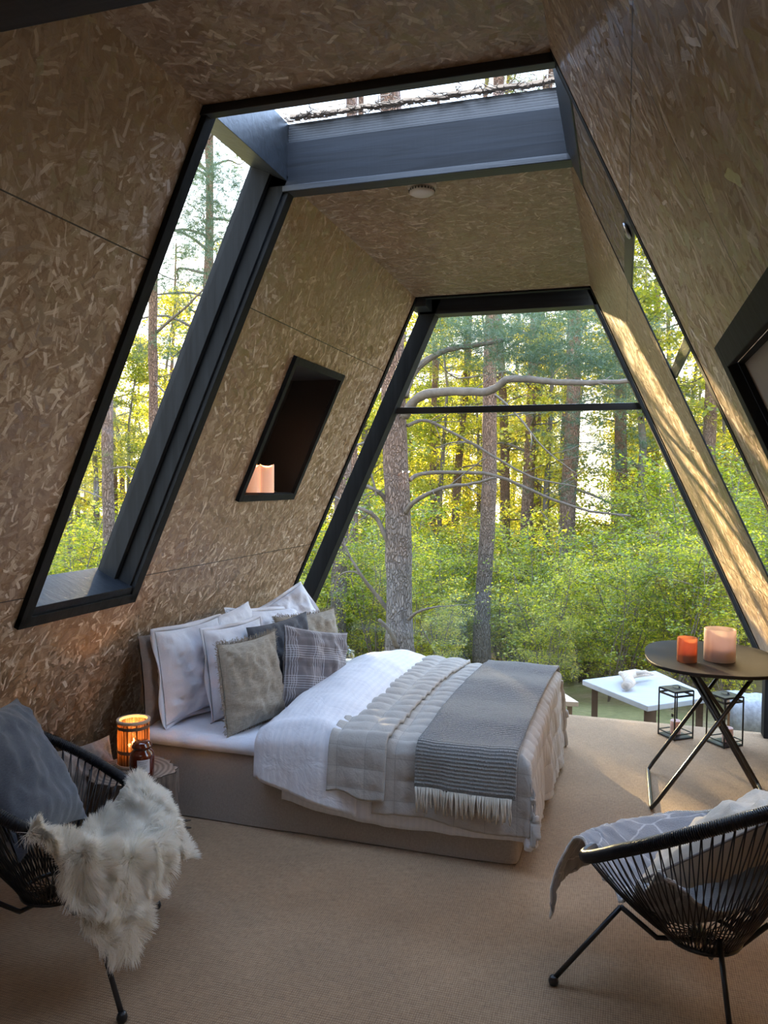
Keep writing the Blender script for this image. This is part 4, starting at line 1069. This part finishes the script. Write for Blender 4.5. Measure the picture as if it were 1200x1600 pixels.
st = thing('garden_stool', 'low outdoor seat with wooden legs beside the window post', 'stool', (.95, 6.35, GZ))
b = MB(); b.box(.80, 1.15, 6.2, 6.5, -.08, .02); b.build('seat', m_simple('seat_wood', (.30, .17, .10), .7, 10, .2), st, bevel=.01)
for x in (.82, 1.12):
    for y in (6.22, 6.47): b = MB(); b.bar((x, y, GZ), (x, y, -.08), .035, .035, (1, 0, 0)); b.build('leg', m_simple('seat_leg', (.34, .18, .10), .7), st)
b = MB(); P = []
for i in range(17):
    row = []
    for j in range(15):
        u = i/16; v = j/14; x = .79+.38*u; e_ = abs(v-.5)*2
        y = 6.35+(v-.5)*.36; z = .045+.02*fbm(u*4, v*4)
        if e_ > .8: y = 6.35+math.copysign(.155+.02*fbm(u*5, v), v-.5); z = .045-(e_-.8)*1.1
        row.append((x, y, z))
    P.append(row)
b.grid(P, flip=True); tag(b.build('seat_cover', m_simple('grey_pile', (.30, .32, .36), .95, 40, .8, .5), None, (.97, 6.35, .03), smooth=True, solid=.02), 'shaggy grey cover on the outdoor seat by the window post', 'seat cover')
# ------------------------------------------------------------------ forest
def pos(px, d):
    R = ray(px, 757); a = math.atan2(R.x, R.y); x, y = d*math.sin(a), d*math.cos(a); return x, y
LF1 = m_leaf('sapling_leaves', [(.07, .13, .02), (.18, .26, .025), (.46, .48, .045), (.76, .68, .07)], .66)
LF2 = m_leaf('broad_leaves', [(.14, .20, .03), (.28, .33, .04), (.54, .52, .07), (.78, .66, .11)], .55)
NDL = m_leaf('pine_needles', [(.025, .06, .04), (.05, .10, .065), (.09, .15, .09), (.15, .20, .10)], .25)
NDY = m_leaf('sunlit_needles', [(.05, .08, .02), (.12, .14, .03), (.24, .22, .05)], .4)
TWIG = m_simple('grey_twig', (.13, .11, .10), .9, 20, .5, .4)

def leafcloud(P, D, size, wratio=.55, droop=.3):
    """P: leaf base points (n,3), D: leaf directions"""
    n = len(P); s = size*(.65+.7*rng.random((n, 1))); D = D+rng.normal(0, .35, (n, 3)); D[:, 2] -= droop; D /= np.linalg.norm(D, axis=1)[:, None]
    upv = rng.normal(0, .55, (n, 3)); upv[:, 2] += 1; sd = np.cross(D, upv); sd /= np.linalg.norm(sd, axis=1)[:, None]
    m = P+D*s*.45
    return np.stack([P, m+sd*s*wratio/2, P+D*s, m-sd*s*wratio/2], 1).reshape(-1, 3)
def sapling_mesh(seed, h=2.8, rad=1.1, nleaf=4200, size=.06):
    rg = random.Random(seed); tw = MB(); LP = []; LD = []
    ends = []
    for k in range(5):
        a = rg.uniform(0, 2*PI); tip = Vector((rad*.6*math.cos(a), rad*.6*math.sin(a), h*rg.uniform(.75, 1)))
        pts = [Vector((0, 0, 0)), tip*.35+Vector((rg.gauss(0, .1), rg.gauss(0, .1), .1)), tip*.7+Vector((rg.gauss(0, .1), rg.gauss(0, .1), 0)), tip]
        tw.tube(pts, [.02, .014, .009, .003], 6)
        for q in range(16):
            s = rg.uniform(.15, 1); i = min(2, int(s*3)); f = s*3-i; base = pts[i]*(1-f)+pts[i+1]*f
            b2 = rg.uniform(0, 2*PI); L = rg.uniform(.3, .8)*rad; d = Vector((math.cos(b2), math.sin(b2), rg.uniform(-.05, .5))).normalized()
            e_ = base+d*L; m_ = base+d*L*.5+Vector((0, 0, .05)); tw.tube([base, m_, e_], [.006, .004, .0015], 4); ends.append((base, m_, e_, d))
    per = nleaf//len(ends)
    for A_, M_, B2, d in ends:
        s = rng.random((per, 1))**.7; A1, M1, B1 = (np.array(tuple(v)) for v in (A_, M_, B2))
        p = A1*(1-s)**2+M1*2*s*(1-s)+B1*s*s+rng.normal(0, .06, (per, 3))
        LP.append(p); lat = np.cross(np.array(tuple(d)), [0, 0, 1]); sg = np.sign(rng.normal(0, 1, (per, 1)))
        LD.append(np.array(tuple(d))*.6+sg*lat*.9+rng.normal(0, .25, (per, 3)))
    V = leafcloud(np.concatenate(LP), np.concatenate(LD), size)
    return npmesh('leaves', V, 4), tw.mesh('stems', True)
def broad_mesh(seed, h=10, rad=2.2, z0=1.5, nleaf=9000, size=.11):
    rg = random.Random(seed); tw = MB(); ends = []; LP = []; LD = []
    tr = [Vector((0, 0, 0)), Vector((rg.gauss(0, .15), rg.gauss(0, .15), h*.35)), Vector((rg.gauss(0, .3), rg.gauss(0, .3), h*.7)), Vector((rg.gauss(0, .4), rg.gauss(0, .4), h))]
    tw.tube(tr, [.11, .085, .05, .01], 8)
    for q in range(46):
        z = rg.uniform(z0, h*.97); s = z/h*3; 
        i = min(2, int(s)); f = s-i; base = tr[i]*(1-f)+tr[i+1]*f; a = rg.uniform(0, 2*PI)
        L = rad*rg.uniform(.5, 1)*(1.15-.7*z/h); d = Vector((math.cos(a), math.sin(a), rg.uniform(.0, .6))).normalized(); e_ = base+d*L-Vector((0, 0, L*.12)); m_ = base+d*L*.5
        tw.tube([base, m_, e_], [.022, .013, .004], 5); ends.append((base, m_, e_, d))
    per = nleaf//len(ends)
    for A_, M_, B2, d in ends:
        s = .15+.9*rng.random((per, 1)); A1, M1, B1 = (np.array(tuple(v)) for v in (A_, M_, B2))
        p = A1*(1-s)**2+M1*2*s*(1-s)+B1*s*s+rng.normal(0, .20, (per, 3))*np.array([1, 1, .6]); LP.append(p); LD.append(np.array(tuple(d))+rng.normal(0, .7, (per, 3)))
    V = leafcloud(np.concatenate(LP), np.concatenate(LD), size, .6)
    return npmesh('leaves', V, 4), tw.mesh('trunk', True)
def tufts(centers, nb=16, L=.085, w=.005, up_=.4):
    n = len(centers); C0 = np.repeat(centers, nb, 0); D = rng.normal(0, 1, (n*nb, 3)); D[:, 2] += up_; D /= np.linalg.norm(D, axis=1)[:, None]
    ax_ = rng.normal(0, 1, (n, 3)); ax_[:, 2] *= .4; ax_ /= np.linalg.norm(ax_, axis=1)[:, None]; AX = np.repeat(ax_, nb, 0)
    C0 = C0+AX*(rng.random((n*nb, 1))-.5)*.14; D = D*.9+AX*.7; D /= np.linalg.norm(D, axis=1)[:, None]
    sd = np.cross(D, rng.normal(0, 1, (n*nb, 3))); sd /= np.linalg.norm(sd, axis=1)[:, None]; l = L*(.7+.5*rng.random((n*nb, 1)))
    return np.stack([C0-sd*w/2, C0+sd*w/2, C0+D*l], 1).reshape(-1, 3)
def cloud(c, r_, n, flat=.5):
    """needle tuft centres grouped in sprays inside an ellipsoid"""
    k = max(3, n//9); cc = rng.normal(0, .5, (k, 3))*np.array([1, 1, flat])*r_; out = cc[rng.integers(0, k, n)]+rng.normal(0, .13, (n, 3))*np.array([1, 1, .5]); return out+np.array(tuple(c))
def pine_mesh(seed, h=14, zc=4.5, rad=1.9, nb=26, lean=.3, nt_=42, tr=.14):
    rg = random.Random(seed); tw = MB(); cl = []
    T = [Vector((0, 0, 0)), Vector((rg.gauss(0, lean*.3), rg.gauss(0, lean*.3), h*.33)), Vector((rg.gauss(0, lean), rg.gauss(0, lean), h*.66)), Vector((rg.gauss(0, lean), rg.gauss(0, lean), h))]
    Tc = catmull(T, 6); tw.tube(Tc, [tr*(1-.8*i/(len(Tc)-1)) for i in range(len(Tc))], 12)
    br = MB()
    def tp(z):
        s = z/h*(len(Tc)-1); i = min(len(Tc)-2, int(s)); return Tc[i]*(1-(s-i))+Tc[i+1]*(s-i)
    for q in range(nb):
        z = zc+(h-zc)*(q+rg.random())/nb; a = rg.uniform(0, 2*PI); L = rad*(1.1-.75*(z-zc)/(h-zc))*rg.uniform(.6, 1.1); d = Vector((math.cos(a), math.sin(a), 0)); base = tp(z)
        P_ = [base, base+d*L*.4+Vector((rg.gauss(0, .1), rg.gauss(0, .1), .12*L)), base+d*L*.8+Vector((rg.gauss(0, .15), rg.gauss(0, .15), .05*L)), base+d*L+Vector((0, 0, .2*L))]
        br.tube(catmull(P_, 3), [.03-.0027*i for i in range(10)], 6)
        for c_ in (P_[2], P_[3], P_[1]*.4+P_[2]*.6): cl.append(cloud(c_, .5, nt_//3))
    for q in range(9):                                         # dead lower branches
        z = rg.uniform(1.2, zc+1); a = rg.uniform(0, 2*PI); L = rg.uniform(.5, 1.6); d = Vector((math.cos(a), math.sin(a), rg.uniform(-.25, .3))); base = tp(z)
        br.tube([base, base+d*L*.5+Vector((rg.gauss(0, .08), rg.gauss(0, .08), .05)), base+d*L+Vector((0, 0, rg.gauss(0, .15)))], [.018, .012, .004], 5)
    me = npmesh('needles', tufts(np.concatenate(cl), 14, .12, .010), 3)
    return me, tw.mesh('trunk', True), br.mesh('branches', True)
def plant(name, parts, label, cat, group, loc, rz=0, sc=1.0, tilt=(0, 0)):
    r_ = bpy.data.objects.new(name, None); r_.empty_display_size = .1; C.objects.link(r_); r_.location = loc; r_.rotation_euler = (tilt[0], tilt[1], rz); r_.scale = (sc, sc, sc)
    tag(r_, label, cat, group)
    for pn, me in parts:
        o = bpy.data.objects.new(pn, me); C.objects.link(o); o.parent = r_
    return r_
def mats(me, m): me.materials.append(m); return me
SAPS = []
for k in range(4):
    a, c = sapling_mesh(100+k, 2.6+.3*k, 1.05+.1*k); SAPS.append([('leaves', mats(a, LF1)), ('stems', mats(c, TWIG))])
BRD = []
for k in range(4):
    a, c = broad_mesh(200+k, 9+k, 2.1, 1.2); BRD.append([('leaves', mats(a, LF2)), ('trunk', mats(c, TWIG))])
PIN = []
for k in range(4):
    a, c, d = pine_mesh(300+k, 13+k, 3.5+.6*k); PIN.append([('needles', mats(a, NDL if k % 2 else NDY)), ('trunk', mats(c, BARK)), ('branches', mats(d, TWIG))])

# the pines one can single out ---------------------------------------
def big_pine(label, px, d, diam, toppx, ytop_px, branches=(), clouds=(), ndl=NDL, h=13, bend=()):
    x, y = pos(px, d); z0 = ground_z(x, y); t = thing('pine_tree', label, 'tree', (x, y, z0))
    top = at(toppx, ytop_px, y); pts = [Vector((x, y, z0-.05))]
    base = Vector((x, y, z0)); dirv = (top-base); dirv = dirv/dirv.z
    for k in range(1, 14):
        z = h*k/13; pts.append(base+dirv*z+Vector((.025*math.sin(k*1.7+px), .025*math.cos(k*2.1+px), 0)))
    b = MB(); rr = [diam/2*(1.22 if k == 0 else 1.0-.045*k) for k in range(14)]; cp = catmull(pts, 4); rc = np.interp(np.linspace(0, 13, len(cp)), range(14), rr)
    b.tube(cp, list(rc), 20)
    b.v = [(vx+.012*fbm(vx*9, vy*9, vz*3), vy+.012*fbm(vx*9+5, vy*9, vz*3), vz) for vx, vy, vz in b.v]
    b.build('trunk', BARK, t, smooth=True)
    for br in branches:
        P_ = catmull([at(a_, c_, y+dy) for a_, c_, dy in br['p']], 5); n = len(P_); r1, r2 = br.get('r', (.03, .008))
        P_ = [p_+Vector((.010*fbm(i*.5, px), .01*fbm(i*.5, px+7), .014*fbm(i*.5, px+3))) for i, p_ in enumerate(P_)]
        b = MB(); b.tube(P_, [(r1+(r2-r1)*i/(n-1))*(1+.22*fbm(i*.9, px)) for i in range(n)], 9); o = b.build('branch', br.get('m', BRK2), t, smooth=True)
        for k in range(br.get('tw', 4)):
            tw = MB()
            i = random.randrange(n//4, n-1); a_ = P_[i]; dd = (P_[i+1]-P_[i]).normalized(); v_ = Vector((random.gauss(0, 1), random.gauss(0, 1), random.gauss(0, 1))); v_ = (v_-dd*v_.dot(dd)).normalized()+dd*.8
            L = random.uniform(.15, .45); tw.tube([a_, a_+v_*L*.5+Vector((0, 0, .02)), a_+v_*L+Vector((random.gauss(0, .04), 0, random.gauss(0, .05)))], [.006, .004, .0015], 5)
            tw.build('twig', TWIG, o, smooth=True)
    if clouds:
        cl = []
        for a_, c_, dy, r_, n in clouds: cl.append(cloud(at(a_, c_, y+dy), r_, int(n*1.9), .45))
        o = link('needles', npmesh('needles', tufts(np.concatenate(cl), 16, .085, .0048), 3), ndl, t)
    return t
BRK2 = m_simple('branch_bark', (.12, .10, .082), .9, 22, .9, .5)
uc = [(700, 545, .3, .42, 60), (745, 525, .2, .5, 80), (800, 520, -.2, .55, 95), (850, 540, .1, .5, 85), (895, 525, -.3, .55, 95), (935, 560, .2, .45, 75), (905, 585, .3, .4, 60), (840, 575, -.1, .4, 50), (960, 590, .4, .4, 50),
      (780, 560, .5, .4, 50), (700, 500, .6, .35, 40), (640, 560, .5, .25, 22), (880, 490, .6, .45, 55), (950, 510, .8, .45, 60), (980, 620, .9, .35, 35)]
big_pine('thick grey pine close to the window with crooked branches', 627, 8.3, .30, 612, 300, [
    dict(p=[(632, 650, -.1), (655, 620, -.2), (700, 612, -.3), (760, 612, -.4), (800, 592, -.5), (870, 597, -.5), (930, 598, -.5), (985, 595, -.4)], r=(.055, .02), tw=8),
    dict(p=[(632, 620, 0), (648, 580, .1), (690, 550, .2), (740, 540, .3), (800, 530, .2)], r=(.045, .02), tw=6),
    dict(p=[(634, 800, -.1), (650, 782, -.2), (690, 763, -.3), (730, 757, -.4), (775, 747, -.5)], r=(.030, .010), tw=4),
    dict(p=[(640, 750, 0), (660, 740, .1), (720, 738, .2), (780, 745, .2), (850, 775, .2), (920, 798, .1), (985, 806, 0)], r=(.024, .010), tw=5),
    dict(p=[(636, 665, 0), (665, 657, .1), (705, 675, .1), (770, 712, .1), (830, 745, 0), (900, 760, 0)], r=(.020, .007), tw=6),
    dict(p=[(610, 795, 0), (598, 775, -.1), (585, 765, -.2), (566, 760, -.2), (545, 770, -.3)], r=(.030, .012), tw=4),
    dict(p=[(612, 862, 0), (602, 838, -.1), (590, 812, -.1), (572, 798, -.2), (550, 790, -.2), (520, 775, -.2)], r=(.032, .012), tw=5),
    dict(p=[(588, 775, -.2), (584, 755, -.2), (580, 740, -.2)], r=(.014, .008), tw=0),
    dict(p=[(606, 952, 0), (580, 920, -.1), (562, 895, -.2), (548, 872, -.2), (538, 850, -.2)], r=(.026, .008), tw=2),
    dict(p=[(562, 897, -.2), (548, 893, -.2), (530, 900, -.2), (520, 925, -.2)], r=(.012, .006), tw=0),
    dict(p=[(638, 968, -.1), (655, 955, -.2), (688, 947, -.3)], r=(.020, .008), tw=1),
    dict(p=[(620, 1010, -.15), (608, 985, -.3), (592, 968, -.4)], r=(.030, .018), tw=0, m=BRK2),
    dict(p=[(760, 715, 0), (745, 725, 0), (700, 760, 0), (690, 765, 0)], r=(.008, .005), tw=0)], uc)
big_pine('straight grey pine trunk right of the thick one', 757, 11.2, .245, 776, 300, [
    dict(p=[(765, 610, 0), (800, 640, -.1), (850, 700, -.2), (900, 740, -.2)], r=(.02, .006)), dict(p=[(755, 700, 0), (720, 690, .2), (680, 700, .3)], r=(.018, .006))], [(740, 500, .3, .7, 90), (820, 500, .5, .7, 90), (690, 530, .5, .5, 40)])
big_pine('grey pine trunk at the left edge of the end window', 530, 10.5, .23, 545, 300, [dict(p=[(540, 700, 0), (590, 690, .2), (640, 700, .3)], r=(.02, .006))])
big_pine('slim pine trunk half hidden behind the left edge pine', 551, 14, .18, 560, 300)
big_pine('dark pine trunk wrapped in needles right of centre', 886, 15, .34, 905, 300, [dict(p=[(890, 760, 0), (960, 790, 0), (1040, 850, 0)], r=(.03, .01))],
         [(900, 650, -.5, .8, 130), (890, 700, -.3, .8, 120), (930, 730, 0, .7, 80), (870, 760, 0, .6, 60), (940, 620, -.3, .8, 100), (990, 690, 0, .8, 90), (960, 780, 0, .7, 60)])
big_pine('orange pine trunk behind the straight grey one', 702, 18, .22, 735, 480, [], [(700, 640, 0, .8, 40)], NDY)
big_pine('thin pale pine trunk behind the orange one', 676, 20, .2, 680, 480)
big_pine('thin orange pine trunk left of the dark pine', 838, 19, .22, 845, 480, [], [(830, 680, 0, .9, 60), (850, 560, 0, .9, 60)], NDY)
big_pine('forked grey pine trunk at the right of the end window', 985, 17, .30, 965, 480, [dict(p=[(985, 720, 0), (1020, 760, 0), (1040, 850, 0)], r=(.05, .01))], [(960, 540, 0, .9, 80), (1010, 640, 0, .9, 80)], NDY)
big_pine('orange pine trunk seen in the left slanted window', 167, 10.5, .165, 168, 400, [dict(p=[(165, 735, 0), (200, 730, -.2), (240, 745, -.2)], r=(.015, .005)), dict(p=[(165, 780, 0), (140, 770, .1), (110, 760, .1)], r=(.012, .005))], [(200, 700, .4, .6, 40), (150, 640, .5, .6, 40)], NDY)
big_pine('grey pine trunk seen higher in the left slanted window', 243, 11, .15, 238, 300, [dict(p=[(243, 520, 0), (290, 480, -.2), (330, 440, -.2)], r=(.022, .008)), dict(p=[(243, 600, 0), (290, 640, -.2), (330, 650, -.2)], r=(.015, .005))],
         [(340, 320, 0, .7, 130), (300, 360, 0, .7, 110), (350, 400, -.3, .6, 100), (330, 270, .2, .7, 110), (380, 300, .4, .7, 100), (290, 470, .5, .6, 60), (260, 540, .2, .6, 60), (370, 350, .4, .6, 70), (310, 430, 0, .6, 70)])

# understory and background -------------------------------------------
rg = random.Random(5)
def scatter(n, dmin, dmax, a0, a1, sep, taken):
    out = []; tries = 0; lane = ((-16.0, 2.3, 8.2), (-9.8, 1.9, 11.2), (-20.5, 1.5, 10.5), (-36.9, 1.2, 10.3))
    while len(out) < n and tries < 6000:
        tries += 1; a = math.radians(rg.uniform(a0, a1)); d = math.sqrt(rg.uniform(dmin*dmin, dmax*dmax)); x, y = d*math.sin(a), d*math.cos(a)
        if any(abs(math.degrees(a)-az_)*d < w_*dd and d < dd+.4 for az_, w_, dd in ((-16.0, 2.8, 8.3), (-9.8, 2.3, 11.2), (-20.5, 2.0, 10.5), (-36.9, 1.6, 10.5))): continue
        if y < 7.6 and -4.6 < x < 2.6: continue
        if x > -4.5 and x < 3.2 and y < 7.8: continue
        if all((x-u)**2+(y-v)**2 > sep*sep for u, v in taken): out.append((x, y)); taken.append((x, y))
    return out
tk = []
for i, (x, y) in enumerate(scatter(150, 8.6, 17, -52, 22, .72, tk)):
    d = math.hypot(x, y)
    plant('sapling', SAPS[i % 4], 'leafy green sapling in the undergrowth outside the windows', 'sapling', 'saplings in the undergrowth', (x, y, ground_z(x, y)), rg.uniform(0, 6.28), rg.uniform(.62, .95)*(.70 if d < 11 else 1.0))
for i in range(150):
    a = math.radians(rg.uniform(-50, 7)); d = rg.uniform(8.2, 15); x, y = d*math.sin(a), d*math.cos(a)
    if y > 7.9 and not any(abs(math.degrees(a)-az_)*d < w_*dd and d < dd+.4 for az_, w_, dd in ((-16.0, 2.6, 8.3), (-9.8, 2.2, 11.2), (-20.5, 2., 10.5))): plant('sapling', SAPS[(i+1) % 4], 'leafy green sapling in the undergrowth outside the windows', 'sapling', 'saplings in the undergrowth', (x, y, ground_z(x, y)), rg.uniform(0, 6.28), rg.uniform(.32, .62))
tk = []
for i, (x, y) in enumerate(scatter(110, 15, 36, -54, 24, 1.5, tk)):
    plant('broadleaf_tree', BRD[i % 4], 'yellow green broadleaf tree in the sunlit forest behind', 'tree', 'sunlit broadleaf trees behind the pines', (x, y, ground_z(x, y)), rg.uniform(0, 6.28), rg.uniform(.5, .9))
tk = []
for i, (x, y) in enumerate(scatter(46, 14, 40, -56, 26, 2.0, tk)):
    plant('pine_tree', PIN[i % 4], 'tall slender pine in the background forest', 'tree', 'background pines', (x, y, ground_z(x, y)), rg.uniform(0, 6.28), rg.uniform(.8, 1.15), (rg.gauss(0, .02), rg.gauss(0, .02)))
